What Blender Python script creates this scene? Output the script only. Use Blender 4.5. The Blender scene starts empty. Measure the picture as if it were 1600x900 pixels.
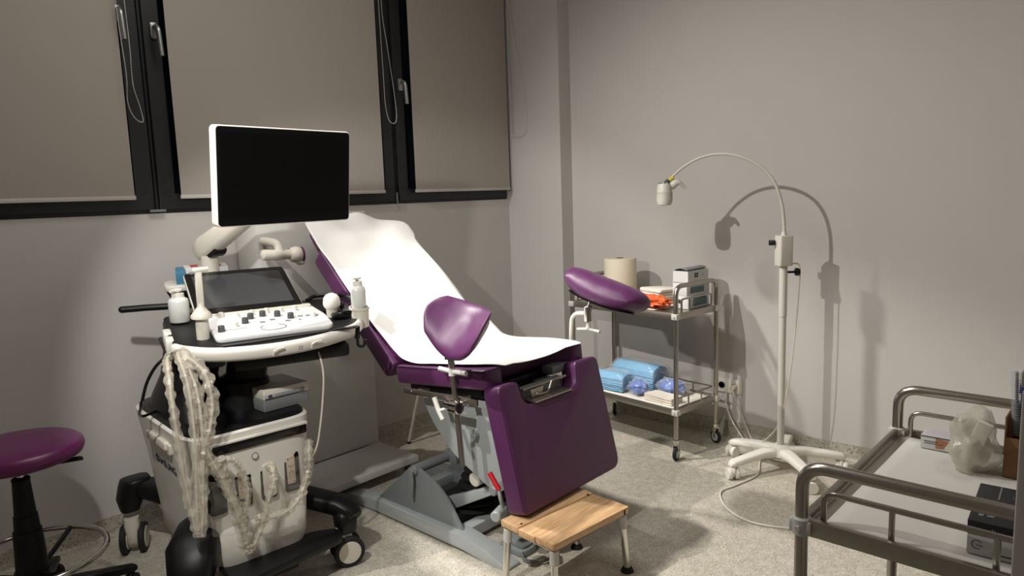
import bpy, bmesh, math, random
from mathutils import Vector, Matrix, noise
random.seed(7)
SC = bpy.context.scene
COL = SC.collection
V = Vector
pi = math.pi

# ------------------------------------------------------------ camera, world, lights, exposure
cam = bpy.data.cameras.new('camera'); camo = bpy.data.objects.new('camera', cam); COL.objects.link(camo)
cam.sensor_width = 36; cam.lens = 36*1094/1600; cam.clip_start = .02
rt, dn, fw = V((.67147, -.74032, -.03436)).normalized(), V((-.12, -.063, -.991)), V((.731, .669, -.132)).normalized()
Rm = [[0.671, -0.120, 0.731], [-0.740, -0.063, 0.669], [-0.034, -0.991, -0.132]]
rt = V([r[0] for r in Rm]).normalized(); fw = V([r[2] for r in Rm]); fw = (fw - rt*fw.dot(rt)).normalized(); dn = fw.cross(rt)
M = Matrix((rt, -dn, -fw)).transposed().to_4x4(); M.translation = V((0, 0, 1.45))
camo.matrix_world = M
SC.camera = camo
SC.view_settings.view_transform = 'Standard'; SC.view_settings.look = 'None'
SC.view_settings.gamma = 1; SC.view_settings.use_curve_mapping = False
SC.view_settings.exposure = 0.0
w = bpy.data.worlds.new('world'); SC.world = w; w.use_nodes = True
w.node_tree.nodes['Background'].inputs[0].default_value = (.02, .025, .04, 1)
w.node_tree.nodes['Background'].inputs[1].default_value = .3

def spot(name, loc, tgt, energy, size, blend, rad, col=(1, .93, .82)):
    l = bpy.data.lights.new(name, 'SPOT'); l.energy = energy; l.spot_size = math.radians(size); l.spot_blend = blend
    l.shadow_soft_size = rad; l.color = col
    o = bpy.data.objects.new(name, l); COL.objects.link(o); o.location = loc
    o.rotation_euler = (V(tgt)-V(loc)).to_track_quat('-Z', 'Y').to_euler()
    return o
LA = (.12, 2.58, 3.08); LB = (1.75, 3.08, 3.0); LC = (.34, 1.54, 1.86)
spot('ceiling_spot_light', LA, (3.55, 1.3, .2), 265, 78, .9, .022, (1, .965, .92))
spot('soft_ceiling_spot_light', LB, (2.75, 1.35, 0), 300, 51, .5, .08, (1, .965, .92))
spot('exam_lamp_light', LC, (2.05, 2.75, .6), 80, 70, .35, .025, (1, .98, .95))
def area(name, loc, tgt, energy, sx, sy, col=(1, .95, .88)):
    l = bpy.data.lights.new(name, 'AREA'); l.energy = energy; l.shape = 'RECTANGLE'; l.size = sx; l.size_y = sy; l.color = col
    o = bpy.data.objects.new(name, l); COL.objects.link(o); o.location = loc
    o.rotation_euler = (V(tgt)-V(loc)).to_track_quat('-Z', 'Y').to_euler(); return o
area('ambient_fill_light', (1.3, 2.0, 3.27), (1.3, 2.0, 0), 21, 1.2, .6, (1, .97, .94))  # soft overhead fill added for the ambient level, not a known fixture
area('foreground_fill_light', (2.0, -.4, 3.27), (2.0, -.4, 0), 7, .6, .6, (1, .97, .94))  # weak fill added to brighten the front trolley, no fixture known there

# ------------------------------------------------------------ materials
def lin(c):
    return tuple(((x/255)/12.92 if x/255 <= .04045 else ((x/255+.055)/1.055)**2.4) for x in c)
def mat(name, rgb, rough=.5, metal=0, var=.04, vs=8, bump=0, bs=60, trans=0, alpha=1, coat=0, spec=.5, sheen=0):
    m = bpy.data.materials.new(name); m.use_nodes = True; nt = m.node_tree; b = nt.nodes['Principled BSDF']
    c = lin(rgb)
    tc = nt.nodes.new('ShaderNodeTexCoord'); nz = nt.nodes.new('ShaderNodeTexNoise'); nz.inputs['Scale'].default_value = vs
    nt.links.new(tc.outputs['Object'], nz.inputs['Vector'])
    mx = nt.nodes.new('ShaderNodeMix'); mx.data_type = 'RGBA'
    mx.inputs[6].default_value = (*[x*(1-var) for x in c], 1); mx.inputs[7].default_value = (*[min(1, x*(1+var)) for x in c], 1)
    nt.links.new(nz.outputs['Fac'], mx.inputs[0]); nt.links.new(mx.outputs[2], b.inputs['Base Color'])
    b.inputs['Roughness'].default_value = rough; b.inputs['Metallic'].default_value = metal
    b.inputs['Specular IOR Level'].default_value = spec
    if trans: b.inputs['Transmission Weight'].default_value = trans
    if alpha < 1: b.inputs['Alpha'].default_value = alpha
    if sheen: b.inputs['Sheen Weight'].default_value = sheen; b.inputs['Sheen Roughness'].default_value = .45; b.inputs['Sheen Tint'].default_value = (1, .82, .96, 1)
    if coat: b.inputs['Coat Weight'].default_value = coat; b.inputs['Coat Roughness'].default_value = .15
    if bump:
        n2 = nt.nodes.new('ShaderNodeTexNoise'); n2.inputs['Scale'].default_value = bs; n2.inputs['Detail'].default_value = 4
        nt.links.new(tc.outputs['Object'], n2.inputs['Vector'])
        bp = nt.nodes.new('ShaderNodeBump'); bp.inputs['Strength'].default_value = bump; bp.inputs['Distance'].default_value = .01
        nt.links.new(n2.outputs['Fac'], bp.inputs['Height']); nt.links.new(bp.outputs['Normal'], b.inputs['Normal'])
    return m
def floor_mat(name, k=1.0):
    m = bpy.data.materials.new(name); m.use_nodes = True; nt = m.node_tree; b = nt.nodes['Principled BSDF']
    tc = nt.nodes.new('ShaderNodeTexCoord')
    def nz(s, d=3):
        n = nt.nodes.new('ShaderNodeTexNoise'); n.inputs['Scale'].default_value = s; n.inputs['Detail'].default_value = d
        nt.links.new(tc.outputs['Object'], n.inputs['Vector']); return n
    def ramp(n, a, b_, ca, cb):
        r = nt.nodes.new('ShaderNodeValToRGB'); r.color_ramp.elements[0].position = a; r.color_ramp.elements[1].position = b_
        r.color_ramp.elements[0].color = (*ca, 1); r.color_ramp.elements[1].color = (*cb, 1)
        nt.links.new(n.outputs['Fac'], r.inputs['Fac']); return r
    base = ramp(nz(34), .35, .68, [x*k for x in lin((186, 179, 163))], [x*k for x in lin((205, 199, 184))])
    dark = ramp(nz(150, 2), .59, .64, (0, 0, 0), (1, 1, 1))
    lite = ramp(nz(115, 2), .63, .69, (0, 0, 0), (1, 1, 1))
    m1 = nt.nodes.new('ShaderNodeMix'); m1.data_type = 'RGBA'; m1.inputs[7].default_value = (*[x*k for x in lin((122, 114, 98))], 1)
    nt.links.new(dark.outputs[0], m1.inputs[0]); nt.links.new(base.outputs[0], m1.inputs[6])
    m2 = nt.nodes.new('ShaderNodeMix'); m2.data_type = 'RGBA'; m2.inputs[7].default_value = (*[x*k for x in lin((226, 221, 208))], 1)
    nt.links.new(lite.outputs[0], m2.inputs[0]); nt.links.new(m1.outputs[2], m2.inputs[6])
    nt.links.new(m2.outputs[2], b.inputs['Base Color'])
    b.inputs['Roughness'].default_value = .42; b.inputs['Specular IOR Level'].default_value = .35
    return m
def wood_mat(name, c1, c2):
    m = bpy.data.materials.new(name); m.use_nodes = True; nt = m.node_tree; b = nt.nodes['Principled BSDF']
    tc = nt.nodes.new('ShaderNodeTexCoord'); mp = nt.nodes.new('ShaderNodeMapping'); mp.inputs['Scale'].default_value = (3, 26, 26)
    n = nt.nodes.new('ShaderNodeTexNoise'); n.inputs['Scale'].default_value = 2.2; n.inputs['Detail'].default_value = 5; n.inputs['Distortion'].default_value = 1.2
    r = nt.nodes.new('ShaderNodeValToRGB'); r.color_ramp.elements[0].color = (*lin(c1), 1); r.color_ramp.elements[1].color = (*lin(c2), 1)
    r.color_ramp.elements[0].position = .3; r.color_ramp.elements[1].position = .7
    nt.links.new(tc.outputs['Object'], mp.inputs['Vector']); nt.links.new(mp.outputs[0], n.inputs['Vector'])
    nt.links.new(n.outputs['Fac'], r.inputs['Fac']); nt.links.new(r.outputs[0], b.inputs['Base Color']); b.inputs['Roughness'].default_value = .45
    return m
WALL = mat('wall_paint', (196, 191, 186), .75, bump=.04, bs=200, var=.02, spec=.2)
CEIL = mat('ceiling_paint', (215, 212, 205), .8, var=.02)
FLOOR = floor_mat('speckled_vinyl'); SKIRT = floor_mat('speckled_skirting', .78)
FRAME = mat('anthracite_frame', (22, 23, 26), .45, var=.05)
BLIND = mat('blind_fabric', (160, 152, 143), .9, bump=.05, bs=400, var=.03, vs=3)
BLBAR = mat('blind_bar', (185, 180, 172), .5)
ALU = mat('brushed_aluminium', (165, 165, 163), .35, .8)
CHAIN = mat('bead_chain', (190, 190, 188), .4, .3)
GLASS = mat('night_window_glass', (20, 24, 30), .05, spec=.6)
PUR = mat('purple_leatherette', (84, 36, 80), .44, bump=.05, bs=300, var=.04, spec=.5, sheen=.06)
PURS = mat('plum_leatherette', (112, 40, 96), .33, bump=.05, bs=300, var=.04, spec=.5)
PIPE = mat('dark_piping', (52, 24, 52), .5)
PAPER = mat('paper_sheet', (222, 220, 216), .85, var=.02, bump=.12, bs=14, spec=.1)
WHITE = mat('white_plastic', (226, 222, 212), .4, var=.02)
WHITE2 = mat('off_white_plastic', (214, 208, 194), .45, var=.03)
PANELW = mat('white_key_panel', (238, 238, 236), .45, var=.01)
BLACK = mat('black_plastic', (16, 16, 17), .42, var=.08, spec=.35)
PORT = mat('port_recess', (7, 7, 8), .6, spec=.2)
BLACKG = mat('glossy_black', (14, 14, 15), .12, var=.05)
RUB = mat('black_rubber', (24, 24, 25), .75, var=.1)
DGREY = mat('dark_grey_plastic', (75, 75, 76), .5)
GREYP = mat('grey_plastic', (120, 122, 122), .5)
LGREY = mat('light_grey_enamel', (172, 177, 177), .4, var=.03)
MGREY = mat('mid_grey_enamel', (138, 143, 144), .42, var=.04)
STEEL = mat('stainless_steel', (178, 171, 162), .26, .95, var=.04, vs=20)
STEELB = mat('brushed_steel_shelf', (168, 162, 152), .36, .9, var=.05, vs=30)
CHROME = mat('chrome', (215, 213, 208), .12, 1, var=.02)
SCREEN = mat('dark_screen', (9, 9, 10), .5, var=.05, spec=.12)
TOUCH = mat('touch_display_glass', (66, 67, 69), .1, var=.12, vs=6, spec=.6)  # base grey raised to include the reflection on the dark display
WOOD = wood_mat('beech_wood', (194, 150, 104), (226, 190, 144))
WOODD = mat('dark_hole', (50, 34, 24), .8)
CLAMPW = mat('white_clamp_plastic', (205, 203, 196), .5)
LAM = mat('white_laminate', (205, 203, 197), .5, var=.02)
LAMP = mat('lamp_enamel', (205, 201, 190), .45, var=.02)
LAMPB = mat('lamp_base_enamel', (235, 231, 220), .4, var=.02)
CREAM = mat('cream_cable', (205, 196, 180), .5)
WRAP = mat('clear_plastic_wrap', (214, 206, 188), .2, alpha=.36, bump=.5, bs=50, spec=.7)
CLEAR = mat('clear_bag', (232, 236, 240), .15, alpha=.22, bump=.4, bs=30, spec=.8)
FILM = mat('thin_film', (220, 214, 200), .2, alpha=.13, bump=.4, bs=30, spec=.7)
CLEARY = mat('yellowish_clear_bag', (222, 218, 203), .25, alpha=.5, bump=.5, bs=25, spec=.6)
BOTTLE = mat('translucent_bottle', (216, 217, 211), .25, var=.02)
BEIGE = mat('connector_beige', (196, 178, 156), .5)
RED = mat('red_grip', (196, 24, 36), .4)
BLUE = mat('medical_blue', (88, 172, 214), .6, bump=.3, bs=30, var=.2, vs=30)
BLUED = mat('deep_blue_plastic', (30, 92, 190), .35, bump=.4, bs=30, var=.25, vs=30)
BLUEB = mat('label_blue', (62, 122, 152), .5)
ORANGE = mat('orange_plastic', (216, 92, 34), .4, bump=.5, bs=40, var=.3, vs=25)
TISSUE = mat('white_tissue', (226, 219, 205), .9, bump=.3, bs=20, var=.03)
ROLL = mat('cream_paper_roll', (216, 207, 184), .9, bump=.15, bs=80, var=.02)
CARDW = mat('white_carton', (205, 205, 202), .6, var=.03)
CARDB = mat('black_carton', (34, 35, 38), .5)
KRAFT = mat('brown_cardboard', (128, 92, 58), .8, var=.08)
TEALG = mat('printed_teal', (96, 122, 122), .6, var=.25, vs=40)
SKIN = mat('printed_hand_tone', (172, 120, 92), .6, var=.15, vs=30)
YEL = mat('yellow_sticker', (206, 190, 60), .5)
LILAC = mat('pale_lilac_glove', (206, 196, 206), .6)
INK = mat('printed_ink', (54, 56, 62), .6)

# ------------------------------------------------------------ mesh helpers
WM = {}
def frame(o, x, y, z):
    m = Matrix((V(x).normalized(), V(y).normalized(), V(z).normalized())).transposed().to_4x4(); m.translation = V(o); return m
def axis_m(p0, p1):
    z = (V(p1)-V(p0)); L = z.length; q = z.to_track_quat('Z', 'Y'); m = q.to_matrix().to_4x4(); m.translation = V(p0); return m, L
def crom(P, n=6, closed=False):
    P = [V(p) for p in P]; out = []
    N = len(P); rng = N if closed else N-1
    for i in range(rng):
        if closed: a, b, c, d = P[i-1], P[i], P[(i+1) % N], P[(i+2) % N]
        else: a, b, c, d = P[max(i-1, 0)], P[i], P[i+1], P[min(i+2, N-1)]
        for k in range(n):
            t = k/n; out.append(.5*((2*b)+(c-a)*t+(2*a-5*b+4*c-d)*t*t+(3*b-a-3*c+d)*t**3))
    if not closed: out.append(P[-1])
    return out
def rounded(P, r, n=5):
    """polyline with its corners rounded to radius r"""
    P = [V(p) for p in P]; out = [P[0]]
    for i in range(1, len(P)-1):
        a, b, c = P[i-1], P[i], P[i+1]
        rr = min(r, (a-b).length*.49, (c-b).length*.49)
        p, q = b+(a-b).normalized()*rr, b+(c-b).normalized()*rr
        for k in range(n+1):
            t = k/n; out.append((1-t)**2*p+2*t*(1-t)*b+t*t*q)
    out.append(P[-1]); return out
def rpoly(P, r, n=4):
    """closed 2D polygon with rounded corners"""
    P = [V((p[0], p[1], 0)) for p in P]; out = []; N = len(P)
    for i in range(N):
        a, b, c = P[i-1], P[i], P[(i+1) % N]
        ri = r[i] if isinstance(r, (list, tuple)) else r
        rr = min(ri, (a-b).length*.49, (c-b).length*.49)
        if rr < 1e-5: out.append((b.x, b.y)); continue
        p, q = b+(a-b).normalized()*rr, b+(c-b).normalized()*rr
        for k in range(n+1):
            t = k/n; s = (1-t)**2*p+2*t*(1-t)*b+t*t*q; out.append((s.x, s.y))
    return out
def sellipse(cx, cy, a, b, n=5, N=40):
    out = []
    for i in range(N):
        t = 2*pi*i/N; c, s = math.cos(t), math.sin(t)
        out.append((cx+a*math.copysign(abs(c)**(2/n), c), cy+b*math.copysign(abs(s)**(2/n), s)))
    return out

class B:
    def __init__(s, M=None): s.bm = bmesh.new(); s.M = M or Matrix.Identity(4)
    def _v(s, vs, M=None):
        mm = s.M @ M if M is not None else s.M
        return [s.bm.verts.new(mm @ V(v)) for v in vs]
    def _bev(s, faces, off, seg=2):
        if off > 0:
            es = list({e for f in faces for e in f.edges})
            es = [e for e in es if len(e.link_faces) == 2 and e.calc_face_angle(0) > .5]
            if es: bmesh.ops.bevel(s.bm, geom=es, offset=off, segments=seg, affect='EDGES', profile=.5, clamp_overlap=True)
    def prism(s, poly, M=None, z0=0, z1=1, bev=0, seg=2):
        a = s._v([(p[0], p[1], z0) for p in poly], M); b = s._v([(p[0], p[1], z1) for p in poly], M)
        n = len(poly); fs = []
        fs.append(s.bm.faces.new(a[::-1])); fs.append(s.bm.faces.new(b))
        for i in range(n): fs.append(s.bm.faces.new((a[i], a[(i+1) % n], b[(i+1) % n], b[i])))
        s.bm.normal_update()
        if bev:
            es = list(fs[0].edges)+list(fs[1].edges)
            if n <= 8: es = list({e for f in fs for e in f.edges})
            bmesh.ops.bevel(s.bm, geom=es, offset=bev, segments=seg, affect='EDGES', profile=.5, clamp_overlap=True)
        return s
    def box(s, c, d, M=None, bev=0, seg=2):
        x, y, z = d[0]/2, d[1]/2, d[2]/2
        mm = (M if M is not None else Matrix.Identity(4)) @ Matrix.Translation(c)
        return s.prism([(-x, -y), (x, -y), (x, y), (-x, y)], mm, -z, z, bev, seg)
    def loft(s, secs, cap=True, M=None, closed=True):
        rings = [s._v(r, M) for r in secs]; n = len(rings[0])
        for a, b in zip(rings[:-1], rings[1:]):
            for i in range(n if closed else n-1): s.bm.faces.new((a[i], a[(i+1) % n], b[(i+1) % n], b[i]))
        if cap: s.bm.faces.new(rings[0][::-1]); s.bm.faces.new(rings[-1])
        return s
    def cyl(s, p0, p1, r0, r1=None, n=20, bev=0):
        m, L = axis_m(p0, p1); r1 = r0 if r1 is None else r1
        rr = [(r0, 0), (r1, L)] if not bev else [(r0-bev, 0), (r0, bev), (r1, L-bev), (r1-bev, L)]
        return s.loft([[(r*math.cos(2*pi*i/n), r*math.sin(2*pi*i/n), z) for i in range(n)] for r, z in rr], M=m)
    def lathe(s, prof, o=(0, 0, 0), n=24, d=(0, 0, 1), cap=True):
        m, _ = axis_m(V(o), V(o)+V(d))
        return s.loft([[(max(r, 1e-4)*math.cos(2*pi*i/n), max(r, 1e-4)*math.sin(2*pi*i/n), z) for i in range(n)] for r, z in prof], M=m, cap=cap)
    def tube(s, P, r, n=10, closed=False):
        P = [V(p) for p in P]; N = len(P); rings = []
        up = None
        for i, p in enumerate(P):
            if closed: t = (P[(i+1) % N]-P[i-1])
            else: t = P[min(i+1, N-1)]-P[max(i-1, 0)]
            t.normalize()
            if up is None:
                up = V((0, 0, 1)) if abs(t.z) < .9 else V((1, 0, 0))
            up = (up-t*up.dot(t)); 
            if up.length < 1e-4: up = t.orthogonal()
            up.normalize(); sd = t.cross(up)
            R = r(i/(N-1)) if callable(r) else r
            rings.append([p+(up*math.cos(2*pi*k/n)+sd*math.sin(2*pi*k/n))*(R[k] if isinstance(R, list) else R) for k in range(n)])
        if closed:
            rs = [s._v(q) for q in rings]
            for i in range(N):
                a, b = rs[i], rs[(i+1) % N]
                for k in range(n): s.bm.faces.new((a[k], a[(k+1) % n], b[(k+1) % n], b[k]))
        else: s.loft(rings)
        return s
    def ell(s, c, r, nu=20, nv=12, M=None):
        r = r if isinstance(r, (list, tuple)) else (r, r, r)
        secs = []
        for j in range(nv+1):
            ph = -pi/2+pi*j/nv; cr = max(math.cos(ph), .003)
            secs.append([(c[0]+r[0]*cr*math.cos(2*pi*i/nu), c[1]+r[1]*cr*math.sin(2*pi*i/nu), c[2]+r[2]*math.sin(ph)) for i in range(nu)])
        return s.loft(secs, M=M)
    def sheet(s, f, nu, nv):
        g = [[s.bm.verts.new(s.M @ V(f(i/nu, j/nv))) for j in range(nv+1)] for i in range(nu+1)]
        for i in range(nu):
            for j in range(nv): s.bm.faces.new((g[i][j], g[i+1][j], g[i+1][j+1], g[i][j+1]))
        return s
    def pad(s, mid, N, th, nu=24, nv=18, e=5, rnd=0):
        """closed cushion: mid(s,t) with s,t in -1..1, thickness th along N"""
        N = V(N).normalized(); top = []; bot = []
        for i in range(nu+1):
            a = math.sin(pi/2*(2*i/nu-1)); rt_, rb = [], []
            for j in range(nv+1):
                b = math.sin(pi/2*(2*j/nv-1))
                k = (max(0, 1-abs(a)**e)**.5)*(max(0, 1-abs(b)**e)**.5)*th/2
                sa, sb = a*math.sqrt(1-rnd*b*b), b*math.sqrt(1-rnd*a*a); p = V(mid(sa, sb)); rt_.append(s.bm.verts.new(s.M @ (p+N*k)))
                rb.append(rt_[-1] if k < 1e-5 else s.bm.verts.new(s.M @ (p-N*k)))
            top.append(rt_); bot.append(rb)
        for i in range(nu):
            for j in range(nv):
                for g, o in ((top, 1), (bot, -1)):
                    q = [g[i][j], g[i+1][j], g[i+1][j+1], g[i][j+1]][::o]
                    try: s.bm.faces.new(q)
                    except ValueError: pass
        return s
def props(o, label=None, cat=None, group=None, kind=None):
    if label: o['label'] = label
    if cat: o['category'] = cat
    if group: o['group'] = group
    if kind: o['kind'] = kind
    return o
def root(name, loc, label=None, cat=None, rz=0, group=None, kind=None):
    o = bpy.data.objects.new(name, None); o.empty_display_size = .1; COL.objects.link(o)
    o.location = loc; o.rotation_euler = (0, 0, rz)
    WM[o] = Matrix.Translation(V(loc)) @ Matrix.Rotation(rz, 4, 'Z')
    return props(o, label, cat, group, kind)
def obj(name, b, m, parent=None, smooth=40, label=None, cat=None, group=None, kind=None, base=None):
    me = bpy.data.meshes.new(name); bm = b.bm
    W = WM[parent] if parent else (Matrix.Translation(V(base)) if base is not None else None)
    if W is None:
        if len(bm.verts):
            xs = [v.co.x for v in bm.verts]; ys = [v.co.y for v in bm.verts]; zs = [v.co.z for v in bm.verts]
            W = Matrix.Translation(((min(xs)+max(xs))/2, (min(ys)+max(ys))/2, min(zs)))
        else: W = Matrix.Identity(4)
    bm.transform(W.inverted())
    bmesh.ops.recalc_face_normals(bm, faces=bm.faces)
    bm.to_mesh(me); bm.free()
    if smooth:
        for p in me.polygons: p.use_smooth = True
        me.set_sharp_from_angle(angle=math.radians(smooth))
    me.materials.append(m)
    o = bpy.data.objects.new(name, me); COL.objects.link(o)
    if parent: o.parent = parent
    else: o.matrix_world = W
    WM[o] = W
    return props(o, label, cat, group, kind)
def text(name, s, size, Mx, m, parent, ext=.0004, sx=1):
    cu = bpy.data.curves.new(name, 'FONT'); cu.body = s; cu.size = size; cu.extrude = ext; cu.align_x = 'CENTER'; cu.align_y = 'CENTER'
    t = bpy.data.objects.new(name, cu); COL.objects.link(t)
    dg = bpy.context.evaluated_depsgraph_get(); me = bpy.data.meshes.new_from_object(t.evaluated_get(dg))
    bpy.data.objects.remove(t)
    me.transform(WM[parent].inverted() @ Mx @ Matrix.Diagonal((sx, 1, 1, 1))); me.materials.clear(); me.materials.append(m)
    o = bpy.data.objects.new(name, me); COL.objects.link(o); o.parent = parent; WM[o] = WM[parent]
    return o
def castor(parent, p, r=.032, wd=.02, yaw=0, h=None, body=WHITE2, wheelm=WHITE, twin=True, hub=None, name='castor'):
    """castor standing at p (floor point), stem up to height h"""
    h = h or 2.4*r; c, s_ = math.cos(yaw), math.sin(yaw); ax = V((-s_, c, 0)); fwv = V((c, s_, 0)); P = V(p)
    b = B()
    b.cyl(P+V((0, 0, h-.02)), P+V((0, 0, h)), r*.45, n=14)
    if twin:
        hc = P+V((0, 0, r*1.15))
        b.ell((0, 0, 0), (r*.95, wd*.75, r*1.0), M=frame(hc+V((0, 0, r*.25)), fwv, ax, (0, 0, 1)))
    else:
        for q in (-1, 1):
            b.prism([(-.3*r, 1.35*r), (.3*r, 1.35*r), (.25*r, -.1*r), (-.25*r, -.1*r)], frame(P+V((0, 0, r*1.05))+ax*q*(wd/2+.004), fwv, (0, 0, 1), fwv.cross(V((0, 0, 1)))), -.0015, .0015)
        b.box((0, 0, 0), (r*.8, wd+.012, .004), frame(P+V((0, 0, r*2.4)), fwv, ax, (0, 0, 1)))
        b.cyl(P+V((0, 0, r*2.4)), P+V((0, 0, h)), r*.42, n=14)
    co = obj(name, b, body, parent)
    for q in ((-1, 1) if twin else (0,)):
        b = B(); cc = P+V((0, 0, r))+ax*q*wd*.8
        b.lathe([(r*.55, -wd*.5), (r*.9, -wd*.5), (r, -wd*.3), (r, wd*.3), (r*.9, wd*.5), (r*.55, wd*.5)], cc, n=24, d=ax)
        wo = obj('wheel', b, wheelm, co)
        if hub:
            b = B(); b.cyl(cc-ax*(wd*.56), cc+ax*(wd*.56), r*.68, n=20, bev=.002); obj('hub', b, hub, co) 
    return co

# ------------------------------------------------------------ room
YW, XR, XL, YB, ZC = 3.35, 3.78, -1.7, -2.2, 3.3
obj('floor', B().box(((XL+XR)/2, (YW+YB)/2, -.05), (XR-XL+.4, YW-YB+.4, .1)), FLOOR, smooth=0, kind='structure')
obj('ceiling', B().box(((XL+XR)/2, (YW+YB)/2, ZC+.05), (XR-XL+.4, YW-YB+.4, .1)), CEIL, smooth=0, kind='structure')
b = B(); wx0, wx1, wz0, wz1 = -1.25, 3.643, 1.42, 2.86
b.box(((XL+XR)/2, YW+.1, wz0/2), (XR-XL, .2, wz0)); b.box(((XL+XR)/2, YW+.1, (wz1+ZC)/2), (XR-XL, .2, ZC-wz1))
b.box(((XL+wx0)/2, YW+.1, (wz0+wz1)/2), (wx0-XL, .2, wz1-wz0)); b.box(((wx1+XR)/2, YW+.1, (wz0+wz1)/2), (XR-wx1, .2, wz1-wz0))
obj('wall_window', b, WALL, smooth=0, kind='structure')
obj('wall_right', B().box((XR+.1, (YW+YB)/2, ZC/2), (.2, YW-YB, ZC)), WALL, smooth=0, kind='structure')
obj('wall_left', B().box((XL-.1, (YW+YB)/2, ZC/2), (.2, YW-YB, ZC)), WALL, smooth=0, kind='structure')
obj('wall_back', B().box(((XL+XR)/2, YB-.1, ZC/2), (XR-XL+.4, .2, ZC)), WALL, smooth=0, kind='structure')
b = B(); b.box(((3.66+XR)/2, (2.88+YW)/2, ZC/2), (XR-3.66, YW-2.88, ZC)); obj('trim_1', b, WALL, smooth=0, kind='structure')
# coved skirting
def skirt(name, p0, p1, nrm):
    p0, p1, n_ = V(p0), V(p1), V(nrm); prof = [(0, 0), (.034, 0), (.022, .003), (.012, .01), (.007, .022), (.006, .09), (0, .09)]
    b = B(); b.loft([[p+n_*q[0]+V((0, 0, q[1])) for q in prof] for p in (p0, p1)]); return obj(name, b, SKIRT, smooth=50, kind='structure')
skirt('baseboard_window', (XL, YW, 0), (3.66, YW, 0), (0, -1, 0))
skirt('baseboard_column', (3.66, YW, 0), (3.66, 2.88, 0), (-1, 0, 0))
skirt('baseboard_right', (XR, 2.88, 0), (XR, YB, 0), (-1, 0, 0))

def window(k, x0, x1, handle_x=None):
    r = root('window_%d' % k, (x0, YW, wz0), kind='structure')
    b = B(); yf = YW-.012; d = .07; yc = yf+d/2; t = .038
    z0, z1 = wz0+.002, wz1-.002
    def ring(a, c, zz0, zz1, tt, yy, dd):
        b.box(((a+c)/2, yy, zz0+tt/2), (c-a, dd, tt), bev=.002); b.box(((a+c)/2, yy, zz1-tt/2), (c-a, dd, tt), bev=.002)
        b.box((a+tt/2, yy, (zz0+zz1)/2), (tt, dd, zz1-zz0-2*tt), bev=.002); b.box((c-tt/2, yy, (zz0+zz1)/2), (tt, dd, zz1-zz0-2*tt), bev=.002)
    ring(x0, x1, z0, z1, t*.6, yc+.015, d)
    obj('frame', b, FRAME, r, smooth=0)
    b = B(); ring(x0+.012, x1-.012, z0+.014, z1-.014, .072, yc-.012, .05); obj('sash', b, FRAME, r, smooth=0)
    b = B(); b.box(((x0+x1)/2, yc+.01, (z0+z1)/2), (x1-x0-.12, .01, z1-z0-.12)); obj('glass', b, GLASS, r, smooth=0)
    if handle_x is not None:
        hx, hz = handle_x
        y0 = yc-.037
        b = B(); b.prism([(hx+q[0], hz+q[1]) for q in rpoly([(-.016, -.035), (.016, -.035), (.016, .035), (-.016, .035)], .012)], frame((0, y0, 0), (1, 0, 0), (0, 0, 1), (0, -1, 0)), 0, .012, .002)
        P = rounded([(hx, y0, hz+.012), (hx, y0-.05, hz+.012), (hx+.004, y0-.055, hz-.115)], .03)
        b.tube(P, lambda t: [.009+.004*abs(math.cos(2*pi*k_/12)) for k_ in range(12)], n=12)
        obj('handle', b, ALU, r)
    return r
window(1, wx0, 1.283, (1.195, 2.275)); window(2, 1.287, 2.661, (1.343, 2.225)); window(3, 2.665, wx1-.002, (2.722, 2.115))
b = B(); b.box((1.285, YW-.015, wz0+.012), (.07, .02, .012), bev=.003); b.box((2.655, YW-.02, 1.452), (.006, .01, .07), bev=.002); obj('trim_2', b, GREYP, smooth=0, kind='structure')

def blind(x0, x1, label, ch, chlen, hook=None):
    r = root('roller_blind', ((x0+x1)/2, YW-.045, 1.485), label, 'blind', group='roller blinds on the window sashes')
    y = YW-.046
    obj('fabric', B().box(((x0+x1)/2, y, (1.50+2.80)/2), (x1-x0, .0016, 1.30)), BLIND, r, smooth=0)
    obj('bottom_rail', B().box(((x0+x1)/2, y, 1.492), (x1-x0+.008, .012, .018), bev=.003), BLBAR, r)
    b = B(); b.box(((x0+x1)/2, y, 2.82), (x1-x0+.03, .05, .05), bev=.01); obj('cassette', b, FRAME, r)
    P = crom(ch, 8); b = B(); b.tube(P, .0013, n=5)
    L = 0
    for a, c in zip(P[:-1], P[1:]):
        n_ = max(1, int((c-a).length/.0075))
        for i in range(n_): 
            q = a.lerp(c, i/n_); b.ell(q, .0026, nu=6, nv=4)
    obj('bead_chain', b, CHAIN, r)
    return r
yb = YW-.075
blind(-1.15, 1.183, 'grey roller blind on the leftmost window sash, its bead chain looped over the handle',
      [(1.172, yb, 2.80), (1.177, yb, 2.3), (1.182, yb-.02, 2.02), (1.184, yb, 1.9), (1.205, yb, 1.835), (1.238, yb, 1.82), (1.232, yb, 1.88), (1.214, yb, 1.96), (1.212, yb, 2.02), (1.21, yb-.01, 2.2), (1.20, yb, 2.8)], 0)
blind(1.384, 2.545, 'grey roller blind on the middle window sash behind the monitor',
      [(2.552, yb, 2.8), (2.556, yb, 2.4), (2.560, yb, 2.15), (2.563, yb, 1.98), (2.585, yb, 1.895), (2.625, yb, 1.885), (2.64, yb, 1.94), (2.625, yb, 2.1), (2.60, yb, 2.3), (2.575, yb, 2.5), (2.575, yb, 2.8)], 0)
blind(2.782, 3.625, 'grey roller blind on the narrow right window sash beside the column',
      [(3.628, yb, 2.8), (3.629, yb, 2.3), (3.630, yb, 1.9), (3.638, yb-.01, 1.853), (3.652, yb-.09, 1.85), (3.656, yb-.12, 1.95), (3.652, yb-.09, 2.2), (3.64, yb-.03, 2.5), (3.632, yb, 2.8)], 0)

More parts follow.
